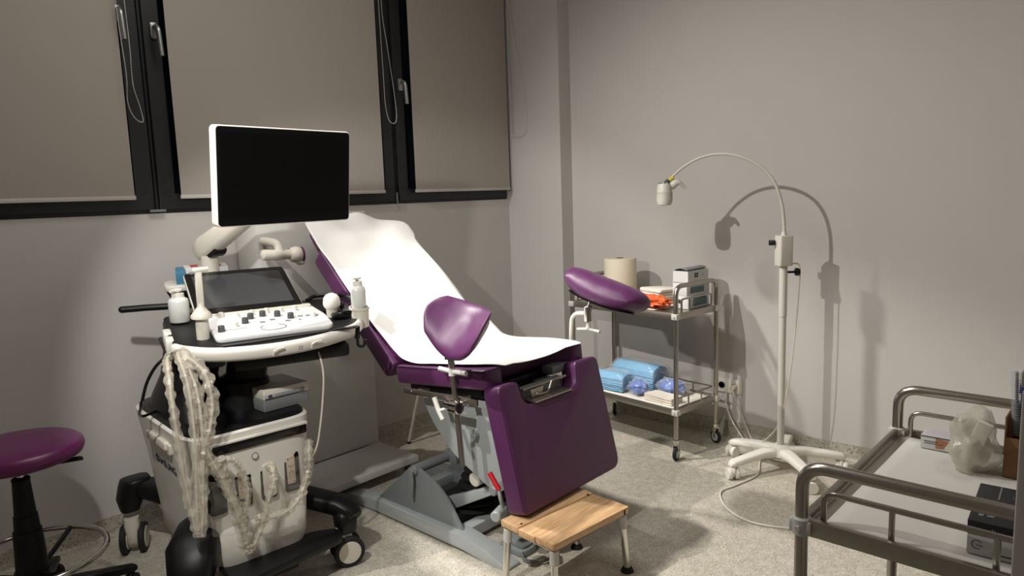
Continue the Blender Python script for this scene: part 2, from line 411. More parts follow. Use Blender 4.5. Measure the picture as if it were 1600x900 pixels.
# wall sockets
r = root('wall_socket', (XR, 1.745, .30), 'double white wall socket with a plug in it, low on the right wall', 'socket')
obj('socket_plate', B().box((XR-.006, 1.765, .302), (.012, .165, .085), bev=.003), WHITE2, r)
for y in (1.725, 1.805):
    b = B(); b.lathe([(.021, 0), (.021, .003), (.018, .003), (.017, -.004)], (XR-.012, y, .302), d=(-1, 0, 0)); obj('socket_insert', b, GREYP if y > 1.75 else WHITE2, r)
b = B(); b.cyl((XR-.012, 1.725, .302), (XR-.05, 1.725, .298), .017, .012, bev=.003); b.tube(crom([(XR-.045, 1.725, .296), (XR-.05, 1.71, .26), (XR-.05, 1.66, .14), (XR-.06, 1.60, .03), (XR-.10, 1.55, .006), (3.58, 1.45, .006), (3.52, 1.36, .03)]), .0035, n=8)
obj('power_cord', b, CREAM, smooth=40, label='thin grey power cord with round plug running from the wall socket to the lamp base', cat='cord')
b = B(); b.tube(crom([(XR-.02, 1.775, .265), (XR-.03, 1.77, .20), (XR-.045, 1.72, .10), (XR-.08, 1.62, .008), (3.60, 1.50, .006), (3.45, 1.44, .006), (3.30, 1.39, .006), (3.12, 1.42, .006), (3.0, 1.44, .006), (2.86, 1.34, .006), (2.80, 1.21, .006), (2.83, 1.08, .006), (2.92, .95, .006), (3.2, .78, .006), (3.4, .5, .006)], 8), .0045, n=8)
obj('floor_cable', b, WHITE, label='white cable curving over the floor in front of the lamp castors', cat='cable')

# ------------------------------------------------------------ white low cabinet at window wall
r = root('laminate_cabinet', (2.0, 3.24, 0), 'tall flat white laminate cabinet with a projecting base, behind the ultrasound machine', 'cabinet')
obj('cabinet_body', B().box(((1.645+2.275)/2, (3.13+3.345)/2, .745), (.63, .205, 1.29), bev=.003), LAM, r)
obj('base_shelf', B().box(((1.645+2.275)/2, 2.962, .083), (.63, .336, .034), bev=.003), LAM, r)
b = B()
for x in (1.68, 2.24): b.box((x, 3.15, .033), (.04, .35, .066), bev=.002)
b.box((1.96, 3.27, .05), (.60, .10, .10), bev=.002)
obj('plinth', b, DGREY, r)

# ------------------------------------------------------------ gynaecological chair
CH = root('examination_chair', (2.1, 2.25, 0), 'purple gynaecological examination chair with raised backrest on a grey steel base', 'chair')
# seat
sd = V((0, .995, -.1)).normalized(); nz_ = V((1, 0, 0)).cross(sd)
Ms = frame((0, 1.80, .803), (1, 0, 0), sd, nz_)
plan = rpoly([(1.80, 0), (1.89, 0), (1.98, .10), (2.22, .10), (2.33, 0), (2.415, 0), (2.43, .54), (1.80, .54)], [.03, .03, .07, .07, .03, .03, .02, .02], 5)
obj('seat', B().prism(plan, Ms, -.078, 0, .014, 3), PUR, CH)
# backrest
bd = V((0, .52, .473)).normalized(); bn = V((1, 0, 0)).cross(bd)
Mb = frame((0, 2.365, .768), (1, 0, 0), bd, bn)
plan = rpoly([(1.80, -.03), (2.47, -.03), (2.41, .50), (2.38, .70), (1.81, .70)], [.02, .02, .2, .08, .05], 6)
obj('backrest', B().prism(plan, Mb, -.088, 0, .022, 4), PUR, CH)
plan = rpoly([(1.86, 0), (2.34, 0), (2.32, .19), (1.88, .19)], .05, 5)
obj('headrest', B().prism(plan, Mb @ Matrix.Translation((0, .700, -.035)), -.06, 0, .02, 4), PUR, CH)
b = B()
b.box((2.1, .30, -.105), (.5, .62, .03), Mb, bev=.005)
obj('backrest_plate', b, BLACK, CH)
# leg rest
Ul = V((0, .2385, .971)).normalized(); Nl = V((1, 0, 0)).cross(Ul)
Ml = frame((1.80, 1.62, .28), (1, 0, 0), Ul, Nl)
plan = rpoly([(0, 0), (.625, 0), (.625, .485), (.475, .485), (.455, .385), (.125, .385), (.11, .485), (0, .485)], [.03, .05, .03, .02, .045, .045, .02, .03], 5)
lr = obj('leg_rest', B().prism(plan, Ml, -.088, 0, .012, 3), PUR, CH)
b = B(); ins = [(.004+x*(.617/.625), .004+y*(.477/.485), -.006) for x, y in plan]
b.tube([Ml @ V(p) for p in ins], .0028, n=6, closed=True); obj('piping', b, PIPE, lr)
b = B(); b.tube([Ms @ V((p[0]*.996+.0084, p[1]*.985+.004, -.004)) for p in rpoly([(1.80, 0), (1.89, 0), (1.98, .10), (2.22, .10), (2.33, 0), (2.415, 0), (2.43, .54), (1.80, .54)], [.03, .03, .07, .07, .03, .03, .02, .02], 5)], .0025, n=6, closed=True)
obj('piping', b, PIPE, CH)
# under-seat frame and rails
b = B(); b.prism([(1.84, .07), (2.36, .07), (2.38, .50), (1.84, .50)], Ms, -.115, -.082, .004); obj('seat_plate', b, BLACK, CH)
rail = []
for x in (1.792, 2.44):
    b = B(); b.prism([(2.27, .643), (1.835, .664), (1.835, .688), (2.27, .667)], frame((x-.006, 0, 0), (0, 1, 0), (0, 0, 1), (1, 0, 0)), 0, .010, .002)
    for y in (2.22, 1.95): b.cyl((x-.008, y, .658), (x-.003, y, .658), .005, n=10)
    if x < 2: b.box((1.815, 2.17, .668), (.04, .03, .012)); b.box((1.815, 1.93, .678), (.04, .03, .012))
    else: b.box((2.40, 2.17, .668), (.08, .03, .012)); b.box((2.40, 1.95, .678), (.08, .03, .012))
    obj('side_rail', b, STEEL, CH)
# fluid tray below the seat front
b = B(); b.prism([(1.97, 1.70), (2.20, 1.70), (2.20, 2.0), (1.97, 2.0)], None, .655, .66, .0)
b.tube([(1.955, 1.755, .70), (2.225, 1.755, .70)], .006, n=8); b.tube([(1.955, 1.775, .694), (2.225, 1.775, .694)], .004, n=8)
b.tube(rounded([(2.03, 1.75, .70), (2.03, 1.742, .665), (2.10, 1.742, .665), (2.13, 1.75, .70)], .02), .005, n=8)
b.prism([(2.0, .0), (2.06, .0), (2.07, .03), (1.99, .03)], frame((0, 1.745, .665), (1, 0, 0), (0, 0, 1), (0, -1, 0)), 0, .003)
obj('tray_rim', b, STEEL, CH)
b = B(); b.prism([(1.96, .44), (2.26, .44), (2.22, .70), (1.96, .70)], frame((0, 1.80, 0), (1, 0, 0), (0, 0, 1), (0, -1, 0)), 0, .02, .003)
obj('front_cover', b, MGREY, CH)
b = B(); b.prism(rpoly([(1.80, .74), (2.02, .72), (2.02, .685), (1.83, .685), (1.83, .60), (1.80, .60)], .012), frame((2.385, 0, 0), (0, 1, 0), (0, 0, 1), (1, 0, 0)), 0, .025, .003)
b.prism(rpoly([(1.80, .735), (1.86, .735), (1.86, .70), (1.80, .70)], .01), frame((2.20, 0, 0), (0, 1, 0), (0, 0, 1), (1, 0, 0)), 0, .19, .003)
obj('leg_rest_bracket', b, MGREY, CH)
b = B(); b.cyl((2.375, 1.81, .60), (2.42, 1.81, .60), .018); obj('leg_rest_hinge', b, BLACK, CH)
# lifting column and base
Yz = lambda x: frame((x, 0, 0), (0, 1, 0), (0, 0, 1), (1, 0, 0))
col_poly = rpoly([(2.245, .655), (2.245, .60), (2.20, .52), (2.095, .415), (2.04, .383), (1.89, .312), (1.83, .29), (1.775, .33), (1.80, .655)], [.005, .03, .05, .05, .03, .03, .02, .03, .005], 4)
b = B(); b.prism(col_poly, Yz(1.87), 0, .012, .002); b.prism(col_poly, Yz(2.30), 0, .012, .002)
b.prism([(1.785, .34), (1.80, .65), (1.815, .65), (1.80, .34)], Yz(1.88), 0, .42)
b.prism([(2.10, .43), (2.235, .60), (2.235, .65), (2.22, .65), (2.22, .61), (2.09, .44)], Yz(1.88), 0, .42)
obj('lift_column', b, LGREY, CH)
obj('pivot_bolt', B().cyl((1.845, 1.925, .507), (1.872, 1.925, .507), .013, bev=.003), MGREY, CH); obj('pivot_bolt', B().cyl((1.85, 1.835, .305), (1.872, 1.835, .305), .02, bev=.004), MGREY, CH)
side = rpoly([(2.62, .05), (2.48, .17), (2.37, .262), (2.345, .285), (2.318, .28), (2.215, .246), (2.13, .192), (2.06, .10), (2.02, .05)], [.005, .06, .02, .02, .02, .05, .05, .05, .005], 5)
for x in (1.87, 2.30):
    obj('base_side_plate', B().prism(side, Yz(x), 0, .014, .002), MGREY, CH)
rl = rpoly([(2.92, 0), (2.92, .02), (2.62, .068), (2.02, .072), (1.86, .05), (1.76, .012), (1.76, 0), (1.88, 0), (2.0, .012), (2.6, .012), (2.8, 0)], .02, 4)
for x in (1.835, 2.27):
    obj('base_rail', B().prism(rl, Yz(x), 0, .08, .008, 3), LGREY if x < 2 else MGREY, CH)
for y in (2.06, 2.55): obj('cross_beam', B().box((2.09, y, .045), (.36, .06, .05), bev=.004), LGREY, CH)
b = B(); b.box((2.09, 2.3, .022), (.36, .44, .006)); obj('base_plate', b, DGREY, CH)
b = B(); b.cyl((1.855, 2.325, .268), (2.06, 2.325, .268), .022, n=20, bev=.003); b.box((2.07, 2.30, .272), (.03, .075, .06), bev=.006); b.cyl((1.845, 2.325, .268), (1.858, 2.325, .268), .014, bev=.003)
obj('pivot_tube', b, MGREY, CH)
b = B(); b.prism(rpoly([(-.012, .03), (.012, .03), (.018, -.03), (.006, -.11), (-.004, -.11), (-.014, -.03)], .008), frame((1.845, 2.33, .25), (0, -1, 0), (0, 0, 1), (-1, 0, 0)), -.004, .004, .002); obj('pivot_lever', b, MGREY, CH)
for x in (1.94, 2.2): obj('lift_arm', B().prism(rpoly([(2.24, .10), (2.21, .145), (1.84, .31), (1.86, .27), (2.20, .085)], .008), Yz(x), 0, .035, .004), LGREY, CH)
b = B()
for i in range(9):
    z = .07+i*.036; b.loft([[(2.08+(.10-.006*i+dd)*math.cos(t)*1.2, 2.16-.012*i+(.10-.004*i+dd)*math.sin(t), z+zz) for t in [2*pi*k/18 for k in range(18)]] for dd, zz in ((-.012, 0), (.012, .018), (-.012, .036))])
obj('bellows', b, RUB, CH)
b = B(); b.cyl((1.94, 2.03, .27), (2.02, 2.03, .275), .03, n=20, bev=.004); obj('motor_housing', b, WHITE2, CH)
b = B(); b.tube([(1.80, 1.795, .408), (1.80, 1.748, .352)], .010, n=12); lv = obj('release_lever', b, RED, CH)
b = B(); b.tube(rounded([(1.80, 1.75, .354), (1.80, 1.742, .32), (1.83, 1.76, .27)], .02), .0075, n=10); b.cyl((1.80, 1.775, .235), (1.87, 1.80, .235), .022, bev=.005); obj('lever_hub', b, LGREY, lv)

def leg_support(side_, post, cush):
    x0 = post[0]
    if side_ < 0:
        b = B(); b.tube([(1.772, 1.913, .414), (1.775, 1.935, .65), (1.772, 1.958, .868)], .0115, n=14)
    else:
        b = B(); b.tube(rounded([(2.462, 1.905, .56), (2.462, 1.905, .70), (2.462, 1.902, .80), (2.462, 1.895, .915), (2.462, 1.80, .922)], .045), .0095, n=14)
    ls = obj('leg_support', b, STEEL if side_ < 0 else WHITE2, CH, label='leg support of the %s side' % ('left' if side_ < 0 else 'right'))
    c0 = V(post)
    b = B()
    if side_ < 0:
        b.cyl((1.765, 1.955, .835), (1.765, 1.955, .885), .017); b.cyl((1.795, 1.935, .835), (1.795, 1.935, .885), .015); b.cyl((1.772, 1.945, .80), (1.772, 1.947, .83), .013)
    else:
        b.cyl((2.462, 1.805, .885), (2.462, 1.805, .955), .02, bev=.003)
        b.tube([(2.462, 1.805, .95), (2.48, 1.80, .985)], .009); b.ell((2.49, 1.80, .99), .016)
    obj('swivel_joint', b, CHROME, ls)
    b = B()
    if side_ < 0:
        b.tube([(1.772, 2.02, .787), (1.772, 1.95, .785), (1.772, 1.87, .789)], .0095, n=10); b.cyl((1.772, 1.948, .77), (1.772, 1.948, .82), .014, .011)
    else:
        b.cyl((2.462, 1.805, .855), (2.462, 1.805, .885), .011, .008); b.tube([(2.462, 1.865, .845), (2.462, 1.805, .852), (2.462, 1.745, .845)], .007, n=10)
    obj('tee_handle', b, CLAMPW, ls)
    if side_ < 0:
        b = B(); b.cyl((1.765, 1.955, .648), (1.765, 1.905, .65), .026, bev=.004); b.cyl((1.765, 1.985, .65), (1.765, 1.955, .65), .017, bev=.003); b.cyl((1.80, 1.93, .665), (1.80, 1.90, .665), .016)
        obj('rail_clamp', b, CHROME, ls)
        b = B(); b.tube([(1.755, 2.04, .672), (1.755, 2.02, .625), (1.755, 1.995, .59)], lambda t: .010, n=10); b.tube([(1.755, 2.018, .62), (1.762, 1.97, .64)], .006)
        obj('clamp_lever', b, WHITE, ls)
    else:
        b = B(); b.box((2.462, 1.905, .67), (.04, .05, .05), bev=.006); obj('rail_clamp', b, CHROME, ls)
    C, W, A, N, dep, th, dip = cush
    C, W, A, N = V(C), V(W), V(A), V(N).normalized()
    def mid(s, t):
        wd = 1+.03*t
        p = C+W*(.5*s*wd)+A*(.5*t)+N*(dep*(abs(s)**2.2)-dep*.35)+N*(dip*(t*t))
        if side_ < 0:
            p += A*(-.10*(1-s*s)*(t < 0)*abs(t))
            p += A*(.16*(1-abs(s)**2)*(t > 0)*t)
        return p
    b = B(); b.pad(mid, N, th, 34, 26, 3, .34)
    for v in b.bm.verts:
        n_ = noise.noise(v.co*22)*.0035 + noise.noise(v.co*60)*.001; v.co += N*n_
    cu = obj('cushion', b, PUR, ls, smooth=60)
    b = B(); b.pad(lambda s, t: C-N*(th*.5+dep*.35-.004)+W*(.38*s)+A*(.40*t)+N*dep*.8*abs(.85*s)**2.2, N, .012, 12, 8, 6, .3); obj('cushion_plate', b, BLACK, ls)
    return ls
leg_support(-1, (1.775, 1.94, .65), ((1.72, 1.832, .985), (0, -.285, -.055), (-.135, .0, -.135), (-.7, -.16, .7), .088, .060, .0))
leg_support(1, (2.46, 1.90, .66), ((2.57, 1.785, 1.012), (.03, -.40, -.118), (.22, .02, -.055), (.32, -.18, .93), .022, .125, -.012))

# ------------------------------------------------------------ paper sheet over the chair
prof = [(1.79, .800, 1.90, 2.395), (1.83, .806, 1.87, 2.40), (1.90, .802, 1.845, 2.41), (2.0, .792, 1.828, 2.42), (2.12, .780, 1.822, 2.425), (2.22, .770, 1.815, 2.435), (2.31, .774, 1.822, 2.45),
        (2.37, .800, 1.826, 2.465), (2.43, .845, 1.824, 2.465), (2.52, .925, 1.812, 2.46), (2.62, 1.014, 1.808, 2.45), (2.72, 1.104, 1.805, 2.43), (2.80, 1.178, 1.806, 2.405), (2.86, 1.234, 1.808, 2.395), (2.90, 1.272, 1.812, 2.425), (2.94, 1.308, 1.82, 2.40), (2.99, 1.350, 1.828, 2.33), (3.02, 1.372, 1.838, 2.28), (3.045, 1.376, 1.86, 2.24)]
PP = crom([(p[0], p[1], 0) for p in prof], 4); XLs = crom([(p[2], p[3], 0) for p in prof], 4)
nS = len(PP)-1
def paper(u, v):
    k = min(int(round(u*nS)), nS); y, z = PP[k].x, PP[k].y; x = XLs[k].x+(XLs[k].y-XLs[k].x)*v
    sc_ = min(1, max(0, (k/nS-.60)/.3)); hi = min(1, max(0, (k/nS-.78)/.2))
    dz = .004+.0045*noise.noise(V((x*6, y*6, z*6)))*(1+5*sc_)+hi*.018*math.sin(v*7+1.2)*math.sin(v*pi)
    if x > 2.395 and z > .85: dz -= (x-2.395)*.55
    xc = (v-.5)*2
    dz -= hi*.03*xc**4
    dip = 0
    if y < 1.9: # over the seat front cut-out
        c = max(0, 1-((x-2.11)/.16)**2); dip = -c*.012*min(1, (1.9-y)/.05)
    return (x, y-dz*.6, z+dz+dip)
b = B(); b.sheet(paper, nS, 40)
for v in b.bm.verts: pass
ps = obj('paper_sheet', b, PAPER, smooth=80, label='white paper sheet draped along the seat and backrest of the purple examination chair', cat='paper sheet')
sm = ps.modifiers.new('thick', 'SOLIDIFY'); sm.thickness = .0012; sm.offset = 1

# ------------------------------------------------------------ step stool
T = root('step_stool', (1.95, 1.54, 0), 'low wooden-topped step stool with chrome legs under the purple leg rest', 'step stool')
c1, c2, c3 = V((1.735, 1.435, 0)), V((2.145, 1.397, 0)), V((1.765, 1.71, 0)); ex = (c2-c1); ey = (c3-c1); c4 = c1+ex+ey
exn = ex.normalized(); eyn = (ey-exn*ey.dot(exn)).normalized(); LX, LY = ex.length, ey.length
Mt = frame((c1.x, c1.y, 0), exn, eyn, (0, 0, 1))
hgt = .262
for i, (a0, a1) in enumerate(((0, .34), (.345, .655), (.66, 1))):
    b = B(); b.prism(rpoly([(0, a0*LY), (LX, a0*LY), (LX, a1*LY), (0, a1*LY)], .004 if i == 1 else .01), Mt, hgt-(.026 if i != 1 else .030), hgt-(0 if i != 1 else .004), .004, 2)
    obj('board', b, WOOD, T)
b = B(); b.box((.012, LY*.81, hgt+.012), (.028, LY*.34, .024), Mt, bev=.004); b2 = B()
b2.box((LX-.03, -.0005, hgt-.014), (.006, .004, .018), Mt); obj('slot', b2, WOODD, T)
for sx_, sy_ in ((LX-.03, LY*.66), (.03, LY*.7)): obj('screw', B().cyl(Mt @ V((sx_, sy_, hgt-.001)), Mt @ V((sx_, sy_, hgt+.001)), .005), WOODD, T)
b.bm.free()
b = B(); fr = [(.02, .02), (LX-.02, .02), (LX-.02, LY-.02), (.02, LY-.02)]
b.tube([Mt @ V((p[0], p[1], hgt-.036)) for p in rpoly(fr, .02, 4)], .007, n=8, closed=True)
obj('top_frame', b, STEEL, T)
for p, d in zip(fr, ((-1, -1), (1, -1), (1, 1), (-1, 1))):
    b = B(); p0 = Mt @ V((p[0], p[1], hgt-.04)); p1 = Mt @ V((p[0]+d[0]*.012, p[1]+d[1]*.012, .012)); b.cyl(p0, p1, .0135, n=16)
    lg = obj('leg', b, CHROME, T)
    b = B(); b.cyl(p0+V((0, 0, .006)), p0.lerp(p1, .22), .0165, n=16, bev=.002); obj('leg_sleeve', b, CLAMPW, lg)
    b = B(); b.cyl(p1+V((0, 0, -.012)), p1+V((0, 0, .006)), .026, .017, n=16); obj('foot', b, RUB, lg)
# foot pedal with coiled cable
r = root('foot_pedal', (1.95, 1.86, 0), 'small grey foot pedal with coiled cable on the floor between chair base and step stool', 'pedal')
b = B(); b.prism(rpoly([(-.05, -.07), (.05, -.07), (.05, .07), (-.05, .07)], .03), Matrix.Translation((2.0, 1.845, 0)), 0, .028, .006); b.prism(rpoly([(-.035, -.05), (.035, -.05), (.03, .06), (-.03, .06)], .02), Matrix.Translation((2.0, 1.84, .03)) @ Matrix.Rotation(.22, 4, 'X'), 0, .02, .005)
obj('pedal_body', b, MGREY, r)
P = [(1.96+.075*math.cos(t)*(1+.05*math.sin(3*t))+.05, 1.74+.06*math.sin(t), .006+.0012*t) for t in [i*.35 for i in range(45)]]
b = B(); b.tube(P, .004, n=6); obj('coiled_cable', b, GREYP, r)

# small splayed white stand leg behind the chair
r = root('side_stand', (2.56, 2.93, 0), 'thin white splayed-leg stand behind the examination chair, one leg showing', 'stand')
b = B(); b.box((2.60, 2.97, .55), (.2, .2, .02), bev=.005); obj('stand_top', b, WHITE2, r)
for q in ((2.53, 3.19), (2.50, 2.80), (2.78, 3.17), (2.76, 2.80)):
    t_ = (2.60+(q[0]-2.60)*.35, 2.97+(q[1]-2.97)*.35, .54)
    b = B(); b.cyl(t_, (q[0], q[1], .012), .009, n=12); lg = obj('leg', b, WHITE2, r); b = B(); b.cyl((q[0], q[1], 0), (q[0], q[1], .015), .012, n=12); obj('foot_cap', b, RUB, lg)

# wall-side knob arm behind the chair head
r = root('swivel_arm', (1.70, 3.12, 1.2), 'cream swivel clamp arm with rounded knob, on the cabinet top front behind the touch screen', 'arm')
b = B(); b.lathe([(.014, 0), (.024, .006), (.026, .02), (.024, .06), (.027, .075), (.024, .10), (.022, .15), (.025, .16)], (1.60, 3.02, 1.213), n=20, d=(1, -.03, -.06))
b.lathe([(.026, 0), (.036, .01), (.040, .03), (.036, .05), (.03, .055)], (1.74, 3.01, 1.203), n=24, d=(1, -.1, -.05))
b.tube(rounded([(1.70, 3.02, 1.215), (1.69, 3.03, 1.26), (1.67, 3.10, 1.27), (1.67, 3.128, 1.27)], .02), .02, n=12)
obj('arm_tube', b, WHITE2, r)
b = B(); b.ell((1.785, 3.0, 1.165), (.022, .022, .015)); obj('arm_knob', b, WHITE2, r)
b = B(); b.cyl((1.79, 3.005, 1.20), (1.80, 3.004, 1.20), .038, n=24); obj('pad_disc', b, PUR, r)

# ------------------------------------------------------------ ultrasound machine
OR = (1.199, 2.687, 0); RZ = -math.radians(5)
US = root('ultrasound_machine', OR, 'white and black ultrasound machine on castors with a touch screen and a large swivel monitor', 'ultrasound machine', rz=RZ)
MU = WM[US] @ Matrix.Diagonal((1, -1, 1, 1))     # local u, v (front positive), z
MUr = WM[US]
def UB(): return B(MU)
def sec(cx, cv, a, c, z, n=7, N=64): return [(p[0], p[1], z) for p in sellipse(cx, cv, a, c, n, N)]
# body shell
b = UB(); b.loft([sec(0, .02, .175, .27, .13), sec(0, .02, .195, .30, .16), sec(0, .02, .200, .318, .25), sec(-.004, .015, .215, .335, .45), sec(-.008, .01, .232, .35, .62), sec(-.01, .01, .235, .352, .652), sec(-.01, .01, .228, .345, .658)])
body = obj('body_shell', b, WHITE, US, smooth=50)
b = UB(); b.loft([sec(-.01, .01, .224, .341, .655), sec(-.01, .01, .222, .338, .668), sec(-.01, .01, .212, .328, .673)]); obj('top_cover', b, BLACK, US, smooth=50)
# front lower skirt bulge
b = UB(); b.loft([sec(.0, .05, .17, .292, .15), sec(.0, .05, .185, .305, .20), sec(.0, .05, .19, .306, .285), sec(.0, .05, .182, .292, .31)]); obj('lower_skirt', b, WHITE, US, smooth=50)
# slot under the top
def fv(z): return .352-(.652-z)*.055+.011
Mf = MUr @ Matrix.Translation((0, -.357, 0)) @ frame((0, 0, 0), (1, 0, 0), (0, 0, 1), (0, -1, 0))
def fbox(name, poly, z0, z1, m, parent=US, bev=.001, rr=.008, dv=0):
    b = B(Mf); b.prism(rpoly(poly, rr, 4), Matrix.Translation((0, 0, dv)), z0, z1, bev); return obj(name, b, m, parent)
sl = fbox('front_slot', [(-.175, .588), (.182, .588), (.182, .622), (-.175, .622)], -.01, .007, BLACKG)
fbox('slot_lip', [(-.178, .622), (.185, .622), (.185, .630), (-.178, .630)], -.01, .011, WHITE, sl, rr=.002)
b = B(Mf); b.tube([(-.02+.011*math.cos(t), .552+.011*math.sin(t), .004) for t in [2*pi*i/20 for i in range(20)]], .0016, n=6, closed=True); pb = obj('power_button', b, GREYP, US)
b = B(Mf); b.cyl((-.02, .552, -.01), (-.02, .552, .004), .010); obj('button_cap', b, WHITE, pb)
for k, u in enumerate((-.158, -.066, .026, .118)):
    hw = .029
    dvv = -.008
    po = fbox('probe_port', [(u-hw, .372), (u+hw, .372), (u+hw, .522), (u-hw, .522)], -.03, .003, PORT, rr=.012, dv=dvv)
    po.rotation_euler = (0, 0, 0)
    if k in (1, 3):
        fbox('connector', [(u-hw*.72, .405), (u+hw*.35, .405), (u+hw*.35, .510), (u-hw*.72, .510)], 0, .008, BEIGE, po, rr=.004, dv=dvv)
        b = B(Mf)
        for du, zz in ((-.006, .455), (-.006, .470), (.001, .448), (-.012, .448), (.001, .475), (-.012, .475), (-.016, .502), (.003, .413)): b.box((u+du, zz, .0085+dvv), (.004, .004, .001))
        obj('connector_pins', b, INK, po)
        fbox('port_latch', [(u-hw*.7, .382), (u+hw*.8, .382), (u+hw*.8, .396), (u-hw*.7, .396)], 0, .007, DGREY, po, rr=.004, dv=dvv)
    if k == 2:
        fbox('connector', [(u-hw*.75, .385), (u+hw*.8, .385), (u+hw*.8, .508), (u-hw*.75, .508)], 0, .014, WHITE2, po, rr=.01, dv=dvv)
# side details
Msd = MUr @ frame((-.232, 0, 0), (0, -1, 0), (0, 0, 1), (-1, 0, 0))   # x -> front, y -> up, z -> outwards
b = B(Msd); b.prism(rpoly([(-.09, .574), (.13, .574), (.13, .606), (-.09, .606)], .008), None, -.01, .022, .004); b.prism(rpoly([(.12, .56), (.15, .56), (.155, .60), (.12, .60)], .006), None, -.01, .014, .003)
obj('side_bracket', b, WHITE2, US)
text('brand_lettering', 'SAMSUNG', .043, Msd @ Matrix.Translation((.02, .487, -.0072)) @ Matrix.Rotation(.123, 4, 'X'), INK, US, ext=.0008, sx=1.2)
# feet
def foot(name, pts_sections, m=BLACK):
    b = UB(); b.loft(pts_sections); return obj(name, b, m, US, smooth=60)
def blob(cu, cv, a, c, z, n=3): return [(p[0], p[1], z) for p in sellipse(cu, cv, a, c, n, 24)]
def limb(P, R, n=3.2, N=20):
    """swept rounded limb through points P (u,v,z) with (half width, half height)"""
    secs = []
    P = [V(p) for p in P]
    for i, p in enumerate(P):
        t = (P[min(i+1, len(P)-1)]-P[max(i-1, 0)]).normalized(); sdv = t.cross(V((0, 0, 1)))
        if sdv.length < .2: sdv = V((1, 0, 0))
        sdv.normalize(); up = sdv.cross(t)
        secs.append([p+sdv*q[0]+up*q[1] for q in sellipse(0, 0, R[i][0], R[i][1], n, N)])
    return secs
foot('castor_leg', limb([(.14, .12, .25), (.24, .20, .262), (.32, .31, .235), (.345, .36, .215), (.35, .385, .20)], [(.05, .03), (.055, .035), (.05, .036), (.045, .032), (.03, .02)]))
foot('castor_leg', [blob(.325, .345, .036, .036, .135), blob(.325, .345, .04, .04, .15), blob(.325, .345, .044, .044, .21), blob(.32, .34, .03, .03, .225)])
foot('castor_leg', limb([(-.10, .16, .28), (-.19, .24, .27), (-.25, .32, .25), (-.28, .37, .17), (-.285, .39, .13)], [(.07, .06), (.085, .07), (.085, .07), (.07, .055), (.05, .04)]))
foot('castor_leg', [blob(-.27, -.40, .035, .04, .19), blob(-.265, -.40, .05, .055, .24), blob(-.245, -.40, .058, .06, .29), blob(-.24, -.39, .055, .058, .32), blob(-.23, -.38, .04, .04, .33)])
foot('castor_leg', limb([(-.12, -.22, .25), (-.20, -.34, .28), (-.24, -.40, .29)], [(.05, .04), (.05, .04), (.04, .03)]))
foot('castor_leg', limb([(.12, -.22, .25), (.22, -.34, .26), (.27, -.40, .22)], [(.05, .04), (.05, .04), (.04, .03)]))
def us_castor(u, v, yaw, fork=WHITE2):
    p = MU @ V((u, v, 0))
    b = B(); r = .062; c, s_ = math.cos(yaw), math.sin(yaw); ax = V((-s_, c, 0)); fv_ = V((c, s_, 0))
    b.loft([[p+V((0, 0, z))+fv_*q[0]+ax*q[1] for q in sellipse(o_, 0, a, c_, 3, 20)] for z, a, c_, o_ in ((.03, .022, .020, .0), (.06, .036, .024, -.004), (.10, .034, .028, -.008), (.13, .030, .030, -.012), (.16, .028, .028, -.014))])
    co = obj('castor', b, fork, US, smooth=60)
    for q in (-1, 1):
        cc = p+V((0, 0, r))+ax*q*.035
        b = B(); b.lathe([(.02, -.012), (r*.93, -.012), (r, -.007), (r, .007), (r*.93, .012), (.02, .012)], cc, n=32, d=ax); wh = obj('wheel', b, RUB, co)
        b = B(); b.cyl(cc-ax*.0145, cc+ax*.0145, .045, n=28, bev=.002); obj('hub', b, WHITE2, co)
us_castor(.325, .345, math.radians(-20)); us_castor(-.265, -.40, math.radians(60)); us_castor(.265, -.38, math.radians(70)); us_castor(-.28, .385, math.radians(20))
# front step
b = UB(); b.prism(rpoly([(-.17, .30), (.20, .30), (.29, .35), (.27, .43), (-.10, .47), (-.17, .44)], .03), None, .135, .165, .008); obj('foot_plate', b, BLACK, US)
b = UB(); b.box((0, .30, .11), (.22, .14, .07), bev=.01); obj('step_bracket', b, RUB, US)
# column
b = UB(); b.loft([[(p[0], p[1], z) for p in sellipse(cu, cv, a, c, 2.6, 32)] for cu, cv, a, c, z in ((.06, .09, .10, .11, .665), (.062, .09, .094, .105, .70), (.065, .09, .088, .10, .775), (.065, .09, .080, .092, .782), (.075, .10, .070, .078, .80), (.085, .11, .075, .08, .86), (.095, .12, .11, .10, .905), (.10, .13, .12, .11, .93))])
obj('lift_column', b, BLACK, US, smooth=40)
b = UB(); b.loft([[(p[0], p[1], z) for p in sellipse(cu, cv, a, c, 3, 32)] for cu, cv, a, c, z in ((-.10, -.02, .13, .26, .66), (-.10, -.04, .11, .20, .72), (-.09, -.05, .09, .13, .80), (-.07, -.03, .10, .11, .90), (-.05, .0, .14, .14, .95))])
obj('rear_cover', b, BLACK, US, smooth=50)
# console frame (a right, b towards the user, c up)
t2 = math.radians(18); ti = math.radians(6)
Ra = V((math.cos(t2), -math.sin(t2), 0)); Fa = V((-math.sin(t2), -math.cos(t2), 0))*math.cos(ti)-V((0, 0, math.sin(ti)))
Nc = Ra.cross(-Fa)
MC = frame((1.329, 2.489, .998), Ra, -Fa, Nc)     # local x=a, y=-b, z=c
def CB(): return B(MC)
tray = rpoly([(-.355, .30), (-.36, -.02), (-.345, -.12), (-.24, -.225), (-.06, -.262), (.12, -.235), (.31, -.13), (.36, .0), (.385, .17), (.30, .335), (-.22, .335)], [.03, .05, .08, .1, .1, .1, .1, .08, .08, .05, .03], 5)
def scl(P, k, cx=0, cy=.04): return [(cx+(x-cx)*k, cy+(y-cy)*k) for x, y in P]
b = CB(); b.prism(scl(tray, .985), None, -.05, -.012, .006, 3); obj('console_tray', b, BLACK, US)
